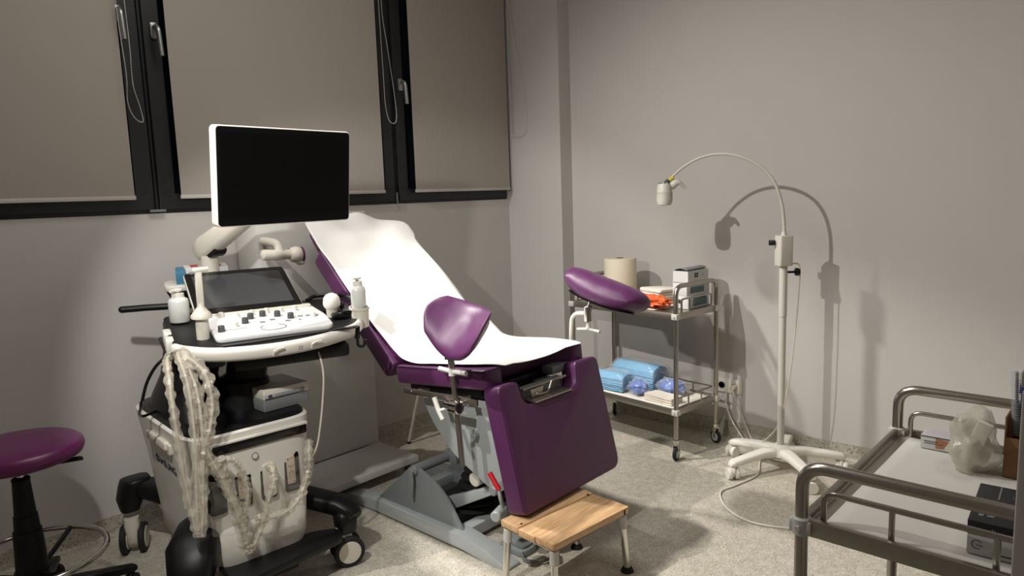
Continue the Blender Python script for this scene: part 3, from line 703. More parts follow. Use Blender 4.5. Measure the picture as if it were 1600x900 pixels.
b = CB(); b.prism(scl(tray, .90), None, -.075, -.045, .004, 2); obj('tray_underside', b, BLACK, US)
# white front rim as a band following the outline
rim = [p for p in scl(tray, 1.0) if p[1] < .06 and not (p[0] < 0 and p[1] > -.10) and not (p[0] > .3 and p[1] > .02)]
rim.sort(key=lambda p: math.atan2(p[0], -(p[1]-.15)))
b = CB(); R_ = [V((x, y, 0)) for x, y in rim]; secs = []
for i, p in enumerate(R_):
    t = (R_[min(i+1, len(R_)-1)]-R_[max(i-1, 0)]).normalized(); o_ = V((t.y, -t.x, 0))
    secs.append([p+o_*q[0]+V((0, 0, q[1])) for q in ((-.02, -.016), (.0, -.011), (.010, -.014), (.014, -.03), (.012, -.052), (.002, -.062), (-.02, -.062))])
b.loft(secs); obj('front_rim', b, WHITE, US, smooth=60)
# left rim with black gaps
for y0, y1 in ((-.075, -.005), (.015, .10)):
    b = CB(); b.box((-.352, (y0+y1)/2, -.035), (.03, y1-y0, .052), bev=.008); obj('side_rim', b, WHITE, US)
b = CB(); b.box((-.33, .18, -.06), (.05, .16, .09), bev=.012); obj('side_grip', b, BLACK, US)
b = CB(); b.box((.05, -.05, -.10), (.42, .26, .05), bev=.012); b.box((-.25, .0, -.09), (.14, .24, .06), bev=.012); b.box((.0, .02, -.085), (.3, .3, .06), bev=.01); obj('swivel_housing', b, BLACK, US)
for x, y in ((-.02, -.262), (.12, -.235)):
    b = CB(); b.tube([(x-.022, y-.010, -.052), (x-.020, y-.016, -.034), (x-.008, y-.0165, -.027), (x+.014, y-.012, -.027)], .0028, n=6); obj('rim_handle_mark', b, WHITE2, US)
b = CB()
for i in range(4): b.ell((.052+.008*(i % 2), -.262+.003, -.034-.009*(i//2)), .002, nu=6, nv=4)
obj('indicator_dots', b, INK, US)
# groove lines on the black wrist rest
b = CB(); b.prism(rpoly([(-.20, -.235), (.28, -.19), (.30, -.165), (-.20, -.205)], .01), None, -.014, -.009, .002); obj('wrist_rest', b, BLACKG, US)
# control panel
pan = rpoly([(-.212, -.178), (.205, -.168), (.215, .0), (.20, .165), (-.20, .165), (-.215, .0)], [.03, .03, .02, .02, .02, .02], 4)
b = CB(); b.prism(pan, None, -.012, .008, .005, 2); cp = obj('control_panel', b, PANELW, US)
b = CB(); b.prism(rpoly([(-.19, .135), (.195, .13), (.195, .165), (-.19, .17)], .01), None, .006, .016, .003); obj('hinge_strip', b, WHITE2, cp)
for a, bb in ((-.184, .095), (-.09, .016), (-.061, -.041), (-.013, -.06), (.038, -.035), (.078, .016)):
    b = CB(); b.cyl((a, -bb, .006), (a, -bb, .030), .0125, .0115, n=18, bev=.002); obj('dial_knob', b, DGREY, cp)
for a, bb in ((-.158, -.109), (-.104, -.083), (-.047, -.098), (.01, -.103), (.064, -.10), (.118, -.096), (-.13, .05), (.16, .03)):
    b = CB(); b.cyl((a, -bb, .006), (a, -bb, .028), .011, .010, n=16, bev=.002); obj('toggle_knob', b, WHITE, cp)
b = CB(); b.tube([(-.007+.046*math.cos(t), -.116+.037*math.sin(t)*1.0, .009) for t in [2*pi*i/30 for i in range(30)]], .002, n=6, closed=True)
for a, bb in ((.117, .004), (.146, .007), (.178, .012), (-.03, .03), (.01, .01), (.06, .05), (.11, .055)): b.tube([(a+.009*math.cos(t), -bb+.007*math.sin(t), .009) for t in [2*pi*i/14 for i in range(14)]], .0016, n=5, closed=True)
obj('key_outlines', b, GREYP, cp)
b = CB(); b.ell((-.007, -.116, .004), (.033, .028, .016)); obj('trackball', b, PANELW, cp)
b = CB()
for i in range(6):
    for j in range(3): b.box((-.15+i*.03, -.145+j*.028+.03*(i > 2), .009), (.020, .016, .003), bev=.001)
for i in range(4): b.box((.115+i*.022, -.06, .009), (.015, .02, .003), bev=.001)
obj('keys', b, PANELW, cp)
# touch screen
ty = math.radians(16.5); tt = math.radians(66.3)
Rt = V((math.cos(ty), -math.sin(ty), 0)); Ft = V((-math.sin(ty), -math.cos(ty), 0)); Ut = -math.sin(tt)*Ft+math.cos(tt)*V((0, 0, 1)); Nt = Rt.cross(Ut)
MT = frame((1.382, 2.786, 1.096), Rt, Ut, Nt)
b = B(MT); b.prism(rpoly([(-.207, -.175), (.207, -.175), (.207, .178), (-.207, .178)], .02, 5), None, -.024, -.003, .005, 2); tsb = obj('touch_screen_shell', b, WHITE, US)
b = B(MT); b.prism(rpoly([(-.203, -.172), (.203, -.172), (.203, .175), (-.203, .175)], .018, 5), None, -.004, .0, .001, 1); obj('touch_glass', b, BLACKG, tsb)
b = B(MT); b.box((.0, .008, .0006), (.355, .268, .0008)); obj('touch_display', b, TOUCH, tsb, smooth=0)
b = B(MT); b.box((0, -.12, -.04), (.30, .10, .06), bev=.01); obj('touch_hinge', b, WHITE2, tsb)
# holders at the right of the tray
b = CB(); b.tube(crom([(.22, .31, -.01), (.27, .34, .0), (.36, .30, .0), (.385, .22, 0), (.37, .12, -.012)], 5), .009, n=10); obj('rear_handle', b, BLACKG, US)
for a, y, rr in ((.262, .07, .032), (.305, .15, .03)):
    b = CB(); b.lathe([(rr*.6, -.012), (rr, -.012), (rr+.003, 0), (rr, .008), (rr-.006, .006), (rr-.008, -.008)], (a, y, 0), n=24, cap=True); obj('probe_holder', b, BLACK, US)
b = CB(); b.box((.27, -.03, .0), (.07, .05, .022), bev=.008); b.box((.30, -.035, .014), (.05, .03, .012), MC.inverted() @ MC, bev=.004); obj('probe_rest', b, BLACKG, US)
b = CB(); b.lathe([(.033, -.055), (.038, -.05), (.038, .018), (.041, .02), (.041, .028), (.036, .028), (.033, .0)], (.345, -.035, 0), n=28); obj('bottle_cup', b, WHITE2, US)
b = CB(); b.tube(rounded([(.30, -.145, -.03), (.30, -.15, -.10), (.325, -.15, -.105), (.33, -.15, -.075)], .012), .006, n=8); b.box((.30, -.145, -.045), (.02, .012, .05), bev=.003); obj('cable_hook', b, BLACK, US)
b = CB()
for a, y, c in ((-.325, -.06, -.085), (-.255, -.16, -.125)):
    b.cyl((a, y+.03, c+.03), (a, y-.02, c), .012, .016, n=14, bev=.003)
obj('cable_hook', b, BLACK, US)
# left handle bar
b = CB(); b.tube([(-.487, .384, .012), (-.40, .37, .014), (-.22, .345, .012)], .0135, n=14); b.ell((-.487, .384, .012), .0135); obj('side_handle', b, BLACK, US)
# left probe cup
b = CB(); b.cyl((-.245, -.085, -.045), (-.245, -.085, .062), .0215, .0225, n=24); obj('probe_cup', b, WHITE2, US)
# rear wing shelf
b = CB(); b.prism(rpoly([(-.325, .46), (-.0, .46), (.02, .64), (-.20, .66), (-.32, .58)], .03), None, .048, .072, .006, 2); ws = obj('wing_shelf', b, WHITE, US)
b = CB(); b.loft([[(p[0], p[1], z) for p in scl(rpoly([(-.325, .46), (-.0, .46), (.02, .64), (-.20, .66), (-.32, .58)], .03), k, -.12, .55)] for k, z in ((.6, -.02), (.9, .012), (.98, .048))]); obj('wing_shelf_underside', b, BLACK, ws)
b = CB(); b.box((-.09, .50, .0), (.14, .16, .13), bev=.02); b.box((-.05, .36, -.04), (.14, .20, .07), bev=.02); obj('rear_mount', b, BLACK, US)
# monitor arm
A0, A1, A2, A3 = V((1.355, 3.0, 1.03)), V((1.349, 3.0, 1.275)), V((1.435, 2.66, 1.45)), V((1.37, 2.40, 1.53))
b = B(); b.tube([A0, A1], .036, n=20); ma = obj('monitor_arm', b, WHITE2, US)
b = B(); dirv = (A2-A1); sdv = dirv.cross(V((0, 0, 1))).normalized(); upv = sdv.cross(dirv).normalized()
b.loft([[A1+dirv*t+sdv*q[0]+upv*q[1] for q in sellipse(0, 0, hw, hh, 3, 20)] for t, hw, hh in ((-.20, .018, .02), (-.15, .036, .04), (-.02, .042, .052), (.3, .040, .046), (.8, .034, .038), (1.0, .03, .03))]); obj('upper_arm', b, WHITE2, ma, smooth=60)
b = B(); 
b.box((.12, -.005, 0), (.055, .002, .006), frame(A1+sdv*-.044+upv*.0, dirv.normalized(), -sdv, upv)); b.box((.24, .002, .008), (.035, .002, .007), frame(A1+sdv*-.044, dirv.normalized(), -sdv, upv)); obj('arm_slot', b, GREYP, ma)
b = B(); b.loft([[A1+dirv.normalized()*(.035+q[0])-upv*.045+upv*q[1]*.8+sdv*s for q in sellipse(0, 0, .03, .022, 2, 14)] for s in (-.03, .03)]); obj('arm_pivot', b, BLACK, ma)
b = B(); b.tube([A2, A3], .028, n=14); obj('monitor_bracket', b, WHITE2, ma)
# monitor
my, mt_ = math.radians(-2.8), math.radians(-6.5)
Rk = V((math.cos(my), -math.sin(my), 0)); Fk = V((-math.sin(my), -math.cos(my), 0)); Uk = -math.sin(mt_)*Fk+math.cos(mt_)*V((0, 0, 1)); Nk = Rk.cross(Uk)
MM = frame((1.361, 2.324, 1.542), Rk, Uk, Nk)
w2, h2 = .2745, .171
b = B(MM); b.prism(rpoly([(-w2, -h2), (w2, -h2), (w2, h2), (-w2, h2)], .018, 6), None, -.040, -.002, .004, 2); mo = obj('monitor_shell', b, WHITE, US)
b = B(MM); b.prism(rpoly([(-w2+.004, -h2+.004), (w2-.004, -h2+.004), (w2-.004, h2-.004), (-w2+.004, h2-.004)], .015, 6), None, -.004, .0, .0008, 1); obj('monitor_bezel', b, SCREEN, mo)
b = B(MM); b.box((0, .004, .0006), (.512, .29, .0006)); obj('monitor_display', b, mat('monitor_panel', (7, 7, 7), .4, var=.05, spec=.12), mo, smooth=0)
b = B(MM); b.box((0, 0, -.052), (.16, .14, .03), bev=.01); obj('monitor_mount', b, WHITE2, mo)
# probe cables in clear wrap
def wrapc(pts, r0=.014, rin=.005, seed=0):
    P = crom(pts, 16)
    P = [MU @ V(p) for p in P]
    b = B(); b.tube(P, rin, n=8); c = obj('probe_cable', b, CREAM, US)
    def rr(t): return [r0*(1.05+.75*noise.noise(V((t*30+seed*5, k*.8, seed)))+.28*noise.noise(V((t*80, k*1.5, seed)))) for k in range(10)]
    b = B(); b.tube(P, rr, n=10); obj('plastic_wrap', b, WRAP, c, smooth=25)
wrapc([(-.215, .20, .93), (-.262, .30, .945), (-.285, .38, .90), (-.293, .42, .78), (-.285, .42, .63), (-.272, .42, .47), (-.262, .43, .37)], .0125, .005, 1)
wrapc([(-.20, .22, .94), (-.238, .34, .955), (-.235, .40, .86), (-.236, .42, .68), (-.248, .42, .505), (-.260, .43, .36)], .013, .0045, 2)
wrapc([(-.19, .22, .94), (-.222, .34, .95), (-.210, .40, .84), (-.212, .42, .68), (-.228, .42, .5), (-.248, .43, .355)], .015, .0045, 3)
wrapc([(-.18, .22, .94), (-.215, .34, .95), (-.182, .40, .90), (-.170, .42, .806), (-.183, .42, .72), (-.204, .42, .645), (-.165, .42, .536), (-.126, .42, .408), (-.104, .42, .294), (-.096, .42, .238)], .018, .0055, 4)
wrapc([(-.161, .42, .60), (-.15, .41, .52), (-.12, .41, .42), (-.10, .42, .30), (-.094, .42, .236)], .016, .0045, 9)
wrapc([(-.17, .38, .56), (-.150, .42, .590), (-.120, .43, .580), (-.094, .43, .526), (-.082, .43, .456), (-.093, .42, .39), (-.115, .41, .35)], .011, .005, 5)
wrapc([(.024, .365, .50), (.022, .40, .50), (.016, .42, .457), (-.010, .42, .393), (-.032, .42, .328), (-.066, .42, .265), (-.09, .42, .236)], .011, .0045, 6)
wrapc([(.18, .38, .56), (.157, .42, .52), (.150, .42, .46), (.119, .42, .386), (.072, .42, .34), (0, .42, .33), (-.06, .42, .345)], .013, .004, 7)
b = UB(); 
def film(u, v):
    uu = -.20+.34*u; zz = .52-.20*v-.03*math.sin(u*pi)
    return (uu+.01*noise.noise(V((u*6, v*6, 1))), .392+.016*noise.noise(V((u*5, v*5, 3))), zz)
b.sheet(film, 26, 16); obj('plastic_film', b, FILM, US, smooth=30)
b = UB(); b.tube(crom([(.30, .20, .90), (.248, .36, .90), (.242, .41, .82), (.225, .42, .70), (.196, .42, .56), (.172, .41, .50), (.15, .40, .44)], 8), .0038, n=8); obj('thin_cable', b, CREAM, US)
b = UB(); b.tube(crom([(-.15, .22, .96), (-.26, .26, .94), (-.315, .26, .88), (-.33, .20, .78), (-.30, .05, .70), (-.22, -.05, .68)], 8), .0055, n=8); obj('black_cable', b, BLACKG, US)

# things on the machine
r = root('label_printer', MU @ V((.15, .17, .674)), 'white and grey compact medical printer on the black top of the ultrasound machine', 'printer', rz=RZ)
MP = WM[r] @ Matrix.Rotation(math.radians(4), 4, 'Z')
b = B(MP); b.prism(rpoly([(-.095, -.10), (.092, -.10), (.092, .10), (-.095, .10)], .006), None, 0, .045, .002); obj('printer_base', b, GREYP, r)
b = B(MP); b.prism(rpoly([(-.095, -.103), (.092, -.103), (.092, .10), (-.095, .10)], .006), None, .045, .082, .004); pt = obj('printer_lid', b, WHITE2, r)
b = B(MP); b.box((-.01, -.1035, .058), (.165, .002, .014), bev=.0005); obj('button_strip', b, LGREY, r)
b = B(MP); b.box((-.07, -.105, .058), (.014, .002, .010)); b.box((-.01, -.1042, .049), (.16, .001, .0016))
for i in range(7): b.tube([(-.045+i*.013+.004*math.cos(t), -.105, .058+.004*math.sin(t)) for t in [2*pi*k/10 for k in range(10)]], .0006, n=4, closed=True)
b.tube([(.066+.005*math.cos(t), -.105, .06+.005*math.sin(t)) for t in [2*pi*k/12 for k in range(12)]], .0008, n=4, closed=True); b.box((-.01, .0, .0822), (.008, .004, .0008))
obj('printer_buttons', b, INK, r)
def bottle(p, label, h, rad):
    r = root('pump_bottle', p, label, 'bottle', group='gel pump bottles on the ultrasound console')
    o = V(p)
    b = B(); b.lathe([(rad*.9, 0), (rad, .004), (rad, h*.62), (rad*.93, h*.70), (rad*.62, h*.76), (rad*.55, h*.77)], o, n=28); obj('bottle_body', b, BOTTLE, r, smooth=50)
    b = B(); b.lathe([(rad*.62, h*.76), (rad*.62, h*.88), (rad*.5, h*.89)], o, n=24); obj('collar', b, WHITE, r)
    b = B(); b.lathe([(rad*.2, h*.88), (rad*.2, h*.93), (rad*.48, h*.94), (rad*.5, h*.99), (rad*.3, h*1.02)], o, n=20)
    b.tube(rounded([o+V((0, 0, h*.97)), o+V((-rad*.9, -rad*.5, h*.97))], .01), rad*.17, n=8); obj('pump_head', b, WHITE, r)
bottle(MC @ V((-.297, .175, -.010)), 'squat pale pump bottle on the left end of the ultrasound console', .128, .037)
bottle(MC @ V((.345, -.035, .004)), 'slim white pump bottle standing in the cup at the right of the console', .145, .030)
r = root('cavity_probe', MC @ V((-.245, -.085, .062)), 'upright beige probe with crossbar top standing in the white cup left of the key panel', 'probe')
b = B(MC); b.lathe([(.018, .062), (.036, .066), (.036, .075), (.026, .088), (.013, .105), (.011, .12)], (-.245, -.085, 0), n=28); obj('probe_collar', b, WHITE2, r)
b = B(MC); b.prism(rpoly([(-.012, -.009), (.012, -.009), (.012, .009), (-.012, .009)], .005), MC.inverted() @ MC @ Matrix.Translation((-.245, -.085, 0)), .10, .232, .002); obj('probe_handle', b, WHITE2, r)
b = B(MC); b.tube([(-.262, -.085, .236), (-.24, -.085, .238), (-.212, -.078, .238)], lambda t: .0105-.002*t, n=14); obj('probe_tip', b, WHITE2, r)
b = B(MC); b.cyl((-.262, -.085, .226), (-.262, -.085, .232), .011); obj('probe_band', b, GREYP, r)
r = root('convex_probe', MC @ V((.245, .01, -.006)), 'white ball-headed probe resting upright beside the right end of the key panel', 'probe')
b = B(MC); b.lathe([(.021, -.01), (.022, .018), (.026, .03)], (.245, .005, 0), n=24); obj('probe_neck', b, WHITE2, r)
b = B(MC); b.lathe([(.028, .028), (.0335, .038), (.034, .052), (.031, .068), (.022, .080), (.008, .086)], (.245, .005, 0), n=28); obj('probe_head', b, WHITE, r, smooth=60)
# blue and white carton on the wing shelf
r = root('glove_carton', MC @ V((-.18, .55, .073)), 'blue and white carton with red marks lying on the machine shelf behind the touch screen', 'box')
Mk = MC @ Matrix.Translation((-.168, .545, .0725)) @ Matrix.Rotation(.02, 4, 'Z')
b = B(Mk); b.prism(rpoly([(-.07, -.05), (.10, -.05), (.10, .05), (-.07, .05)], .002), None, 0, .062, .001); obj('carton_body', b, CARDW, r)
b = B(Mk); b.prism(rpoly([(-.11, -.055), (-.07, -.055), (-.07, .05), (-.10, .05)], .004), None, 0, .056, .004); obj('carton_wrap', b, BLUEB, r)
b = B(Mk); b.box((-.03, .01, .063), (.03, .05, .001)); b.box((.06, .0, .063), (.03, .05, .001)); obj('carton_marks', b, RED, r)
b = B(Mk); b.tube([(-.045+.008*math.cos(t), -.052, .040+.006*math.sin(t)) for t in [pi*k/8 for k in range(9)]], .0012, n=5); b.ell((-.03, -.051, .042), (.004, .001, .004)); obj('carton_emblem', b, INK, r)

# ------------------------------------------------------------ round stool
S = root('round_stool', (.555, 2.86, 0), 'round magenta-purple swivel stool with chrome foot ring at the left edge', 'stool')
cx, cy = .555, 2.86
b = B(); b.lathe([(.10, .590), (.175, .592), (.196, .602), (.203, .622), (.198, .640), (.180, .652), (.10, .658), (.02, .659)], (cx, cy, 0), n=56); obj('seat', b, PURS, S, smooth=60)
b = B(); b.cyl((cx, cy, .575), (cx, cy, .592), .09, n=28); b.tube([(cx, cy, .578), (cx+.13, cy-.09, .578)], .005); b.prism(rpoly([(0, -.012), (.075, -.008), (.065, .012), (.01, .014)], .005), Matrix.Translation((cx+.10, cy-.085, .572)) @ Matrix.Rotation(-.4, 4, 'Z'), 0, .012, .003); obj('seat_lever', b, BLACK, S)
b = B(); b.cyl((cx, cy, .52), (cx, cy, .58), .013); obj('gas_lift', b, CHROME, S)
b = B(); b.lathe([(.030, .525), (.027, .53), (.034, .395), (.037, .395), (.040, .34), (.044, .34), (.050, .20), (.050, .10)], (cx, cy, 0), n=28); obj('telescopic_cover', b, BLACK, S)
b = B(); b.tube([(cx+.235*math.cos(t), cy+.235*math.sin(t), .235) for t in [2*pi*i/64 for i in range(64)]], .0105, n=12, closed=True); fr_ = obj('foot_ring', b, CHROME, S)
b = B()
for k in range(3):
    a = .75+2*pi*k/3; b.tube([(cx+.04*math.cos(a), cy+.04*math.sin(a), .17), (cx+.23*math.cos(a), cy+.23*math.sin(a), .235)], .009, n=8)
b.cyl((cx, cy, .15), (cx, cy, .19), .056); obj('ring_bracket', b, BLACK, S)
for k in range(5):
    a = -.12+2*pi*k/5; d = V((math.cos(a), math.sin(a), 0)); sdv = V((-d.y, d.x, 0)); c = V((cx, cy, 0))
    b = B(); b.loft([[c+d*t+sdv*q[0]+V((0, 0, z+q[1])) for q in sellipse(0, 0, hw, hh, 3.5, 16)] for t, z, hw, hh in ((.02, .10, .03, .03), (.12, .095, .027, .024), (.25, .082, .022, .018), (.31, .075, .02, .014), (.325, .073, .012, .008))])
    lg = obj('base_arm', b, BLACK, S, smooth=60)
    castor(lg, c+d*.305, r=.026, wd=.016, yaw=a+1, h=.066, body=BLACK, wheelm=RUB)

# ------------------------------------------------------------ back trolley
TA = .12; TL, TD = .755, .375
Tx, Ty = V((math.sin(TA), math.cos(TA), 0)), V((math.cos(TA), -math.sin(TA), 0))   # along (left), depth (towards the wall)
T0 = V((3.245, 1.812, 0))
def tp(l, d, z): return T0+Tx*l+Ty*d+V((0, 0, z))
TR = root('instrument_trolley', T0+Tx*TL/2+Ty*TD/2, 'two-tier stainless steel instrument trolley against the right wall', 'trolley')
MTr = frame(T0, Ty, Tx, (0, 0, 1))   # x depth, y along, z up
def shelf(z, name='shelf'):
    b = B(MTr); b.box((TD/2, TL/2, z-.0), (TD-.02, TL-.02, .004)); t = .035
    for (x0, y0, x1, y1) in ((0, 0, TD, 0), (0, TL, TD, TL), (0, 0, 0, TL), (TD, 0, TD, TL)):
        b.box(((x0+x1)/2, (y0+y1)/2, z-.010), (max(abs(x1-x0)-.02, .012), max(abs(y1-y0)-.02, .012), t), bev=.002)
    return obj(name, b, STEELB, TR, smooth=30)
for yy in (0, TL):
    b = B(MTr); b.tube(rounded([(0, yy, .10), (0, yy, .945), (TD, yy, .945), (TD, yy, .10)], .055, 7), .0128, n=16)
    obj('end_frame', b, STEEL, TR)
s1 = shelf(.795); s2 = shelf(.275)
for yy in (0, TL):
    b = B(MTr); b.tube(rounded([(.05, yy, .80), (.05, yy, .872), (TD-.05, yy, .872), (TD-.05, yy, .80)], .015, 4), .0055, n=8); b.tube([(.12, yy, .872), (.12, yy, .80)], .005, n=8); obj('guard_rail', b, STEEL, TR)
b = B(MTr); b.tube(rounded([(.02, .012, .28), (.02, .012, .335), (TD-.02, .012, .335), (TD-.02, TL-.012, .335), (.02, TL-.012, .335)], .015, 4), .0055, n=8)
for q in ((.13, .012), (.25, .012), (TD-.02, .14), (TD-.02, .38), (TD-.02, .62)): b.tube([(q[0], q[1], .28), (q[0], q[1], .335)], .005, n=8)
obj('guard_rail', b, STEEL, TR)
for x in (0, TD):
    for y in (0, TL):
        for z in (.785, .265):
            b = B(MTr); b.box((x, y, z), (.036, .038, .032), bev=.005); b.cyl((x-.022, y, z), (x-.017, y, z), .005, n=8); obj('corner_clamp', b, CLAMPW, TR)
        castor(TR, tp(y, x, 0), r=.038, wd=.018, yaw=(1.2 if x else .15) if y == 0 else .4, h=.115, body=CHROME, wheelm=RUB, twin=False, hub=LGREY)
# contents, top shelf
zt = .798
r = root('paper_towel_roll', tp(.60, .17, zt), 'large cream paper towel roll standing upright on the top shelf of the wall trolley', 'paper roll')
b = B(); o_ = tp(.545, .20, zt); b.lathe([(.02, .0), (.094, .0), (.096, .004), (.096, .252), (.094, .256), (.022, .256), (.021, .24), (.02, .0)], o_, n=44, cap=False); obj('roll_body', b, ROLL, r)
b = B(); b.lathe([(.021, .0), (.021, .258), (.019, .258), (.019, .0)], o_, n=24, cap=False); obj('roll_core', b, KRAFT, r)
def crumple(name, c, sz, m, label, cat, seed=0, amp=.35, freq=9, nu=32, nv=18, M=None, group=None):
    b = B(); b.ell((0, 0, 0), (1, 1, 1), nu, nv)
    Mx = Matrix.Translation(V(c)+V((0, 0, sz[2]*.95))) @ (M or Matrix.Identity(4))
    for v in b.bm.verts:
        p = V(v.co); n1 = noise.noise(p*freq*.25+V((seed, 0, 0))); n2 = noise.noise(p*freq*.7+V((0, seed, 0)))
        k = 1+amp*n1+amp*.5*n2; q = V((p.x*k, p.y*k, p.z*k)); q.z = max(q.z, -.93)
        v.co = Mx @ V((q.x*sz[0], q.y*sz[1], q.z*sz[2]))
    return obj(name, b, m, label=label, cat=cat, smooth=28, group=group)
Rz = Matrix.Rotation(-TA, 4, 'Z')
# folded tissues
b = B(MTr)
for i in range(5): b.prism(rpoly([(.20-.01*i, .22+.02*(i % 2)), (.35, .21), (.35, .39-.01*i), (.19, .40)], .02), Matrix.Translation((0, 0, zt+.001+i*.017)), 0, .016, .006)
for v in b.bm.verts: v.co.z += .010*noise.noise(v.co*14)+.004
tp_ = obj('tissue_pile', b, TISSUE, smooth=40, label='pile of folded white tissues beside the paper roll on the wall trolley', cat='tissues')
b = B(MTr); b.sheet(lambda u, v: (.03+.30*u, .16+.28*v, zt+.004+.004*noise.noise(V((u*4, v*4, 0)))), 14, 14)
tc_ = obj('tray_cloth', b, TISSUE, smooth=60, label='white cloth lying flat on the top shelf under the orange bag', cat='cloth'); s_ = tc_.modifiers.new('t', 'SOLIDIFY'); s_.thickness = .003
crumple('orange_bag', tp(.225, .10, zt+.006), (.062, .118, .032), ORANGE, 'crumpled orange plastic bag on the front edge of the wall trolley', 'bag', 3, .55, 11, M=Rz)
crumple('orange_packet', tp(.40, .10, zt+.006), (.035, .04, .022), ORANGE, 'small orange packet between the crumpled orange bag and the purple leg support', 'packet', 8, .5, 11, M=Rz)
def carton(name, Mk, w_, d_, h_, label, cat, cap=None, group=None):
    r = root(name, Mk.translation, label, cat, group=group)
    b = B(Mk); b.box((0, 0, h_/2), (w_, d_, h_), bev=.0015); obj('carton_body', b, CARDW, r)
    return r
Mk = MTr @ Matrix.Translation((.262, .085, zt+.001)) @ Matrix.Rotation(.02, 4, 'Z')
r = carton('glove_box', Mk, .20, .095, .070, 'lower white glove box with grey green print behind the trolley end rail', 'box', group='glove boxes stacked on the wall trolley')
b = B(Mk); b.box((.01, -.0485, .04), (.13, .001, .055)); obj('printed_panel', b, TEALG, r)
b = B(Mk); b.box((-.03, -.0492, .02), (.05, .0006, .004)); b.box((.03, -.0492, .055), (.06, .0006, .006)); b.ell((-.101, .01, .04), (.001, .012, .012)); obj('printed_marks', b, INK, r)
Mk = MTr @ Matrix.Translation((.262, .088, zt+.072)) @ Matrix.Rotation(-.04, 4, 'Z')
r = carton('glove_box', Mk, .20, .095, .070, 'middle glove box of the stack on the wall trolley, teal printed side', 'box', group='glove boxes stacked on the wall trolley')
b = B(Mk); b.box((-.01, -.0485, .03), (.12, .001, .035)); obj('printed_panel', b, TEALG, r)
Mk = MTr @ Matrix.Translation((.262, .09, zt+.144)) @ Matrix.Rotation(.03, 4, 'Z')
r = root('glove_box', Mk.translation, 'open topmost glove box of the stack on the wall trolley with small black square label', 'box', group='glove boxes stacked on the wall trolley')
b = B(Mk)
for q in ((0, -.047, .20, .002), (0, .047, .20, .002), (-.099, 0, .002, .093), (.099, 0, .002, .093)): b.box((q[0], q[1], .032), (q[2], q[3], .064))
b.box((0, 0, .002), (.20, .094, .003)); obj('carton_body', b, CARDW, r, smooth=0)
b = B(Mk); b.sheet(lambda u, v: (-.10+.20*u, .047-.094*v*.9, .064+.012*math.sin(v*pi)+.006*v), 6, 6); lid = obj('carton_flap', b, GREYP, r)
s_ = lid.modifiers.new('t', 'SOLIDIFY'); s_.thickness = .0015
b = B(Mk); b.box((-.02, -.0485, .038), (.034, .001, .024)); obj('black_label', b, INK, r)
b = B(Mk); b.box((-.02, -.0495, .038), (.02, .0006, .005)); b.ell((.045, -.0487, .038), (.007, .0008, .009)); obj('label_print', b, LGREY, r)
# contents, lower shelf
zl = .278
b = B(MTr); b.sheet(lambda u, v: (.005+.34*u, .02+.70*v, zl+.004+.002*noise.noise(V((u*5, v*5, 4)))), 12, 20)
lc = obj('shelf_liner', b, TISSUE, smooth=60, label='white liner cloth covering the lower shelf of the wall trolley', cat='cloth'); s_ = lc.modifiers.new('t', 'SOLIDIFY'); s_.thickness = .002
def maskpack(c, sz, ang, label, m, seed, layers=7):
    r = root('medical_pack', c, label, 'pack', group='bagged blue medical packs on the trolley')
    Mx = Matrix.Translation(V(c)) @ Matrix.Rotation(ang, 4, 'Z')
    b = B(Mx)
    for i in range(layers):
        b.pad(lambda s, t, i=i: (sz[0]*s*(1-.03*(i % 3)), sz[1]*t, sz[2]*(i+.5)/layers*(1-.25*s*s)+.004*noise.noise(V((s*2, t*2, i+seed)))), (0, 0, 1), sz[2]/layers*.72, 14, 10, 8)
    obj('folded_stack', b, m, r, smooth=50)
    b = B(Mx); b.pad(lambda s, t: (sz[0]*1.15*s, sz[1]*1.15*t, sz[2]*.5+.006*noise.noise(V((s*3, t*3, seed)))), (0, 0, 1), sz[2]*1.18, 22, 18, 6)
    for v in b.bm.verts: v.co += V((0, 0, 1))*.006*noise.noise(v.co*30)
    for v in b.bm.verts: v.co.z = max(v.co.z, c[2]+.0005)
    obj('clear_bag', b, CLEAR, r, smooth=25)
maskpack(tp(.46, .268, zl+.008), (.078, .155, .140), -TA, 'larger clear bag of light blue folded masks at the back of the lower trolley shelf', BLUE, 1, 9)
maskpack(tp(.52, .085, zl+.008), (.06, .11, .105), -TA+.1, 'front clear bag of bright blue folded masks beside the purple leg rest', BLUE, 5, 7)
def bluepack(c, sz, label, seed):
    r = root('shoe_cover_pack', c, label, 'pack', group='deep blue bagged covers on the trolley')
    for nm, k, m in (('folded_covers', 1, BLUED), ('clear_bag', 1.22, CLEAR)):
        b = B(); b.ell((0, 0, 0), (1, 1, 1), 28, 16)
        for v in b.bm.verts:
            p = V(v.co); q = p*(1+.3*noise.noise(p*2.5+V((seed, 0, 0)))+.18*noise.noise(p*6)); q.z = max(q.z, -.95/k)
            v.co = V(c)+Rz @ V((q.x*sz[0]*k, q.y*sz[1]*k, q.z*sz[2]*k+sz[2]*.98))
        obj(nm, b, m, r, smooth=28)
bluepack(tp(.325, .09, zl+.008), (.045, .055, .040), 'bagged deep blue covers touching the front mask bag', 2)
bluepack(tp(.195, .225, zl+.010), (.055, .075, .040), 'bagged deep blue covers nearest the right end of the lower shelf', 6)
b = B(MTr)
for i in range(8): b.prism(rpoly([(.025+.004*(i % 3), .05), (.125, .045+.004*(i % 2)), (.125, .25-.003*i), (.03, .24)], .006), Matrix.Translation((0, 0, zl+.008+i*.0045)), 0, .004)
obj('paper_pouches', b, TISSUE, smooth=30, label='flat stack of white paper pouches at the front right corner of the lower shelf', cat='paper stack')

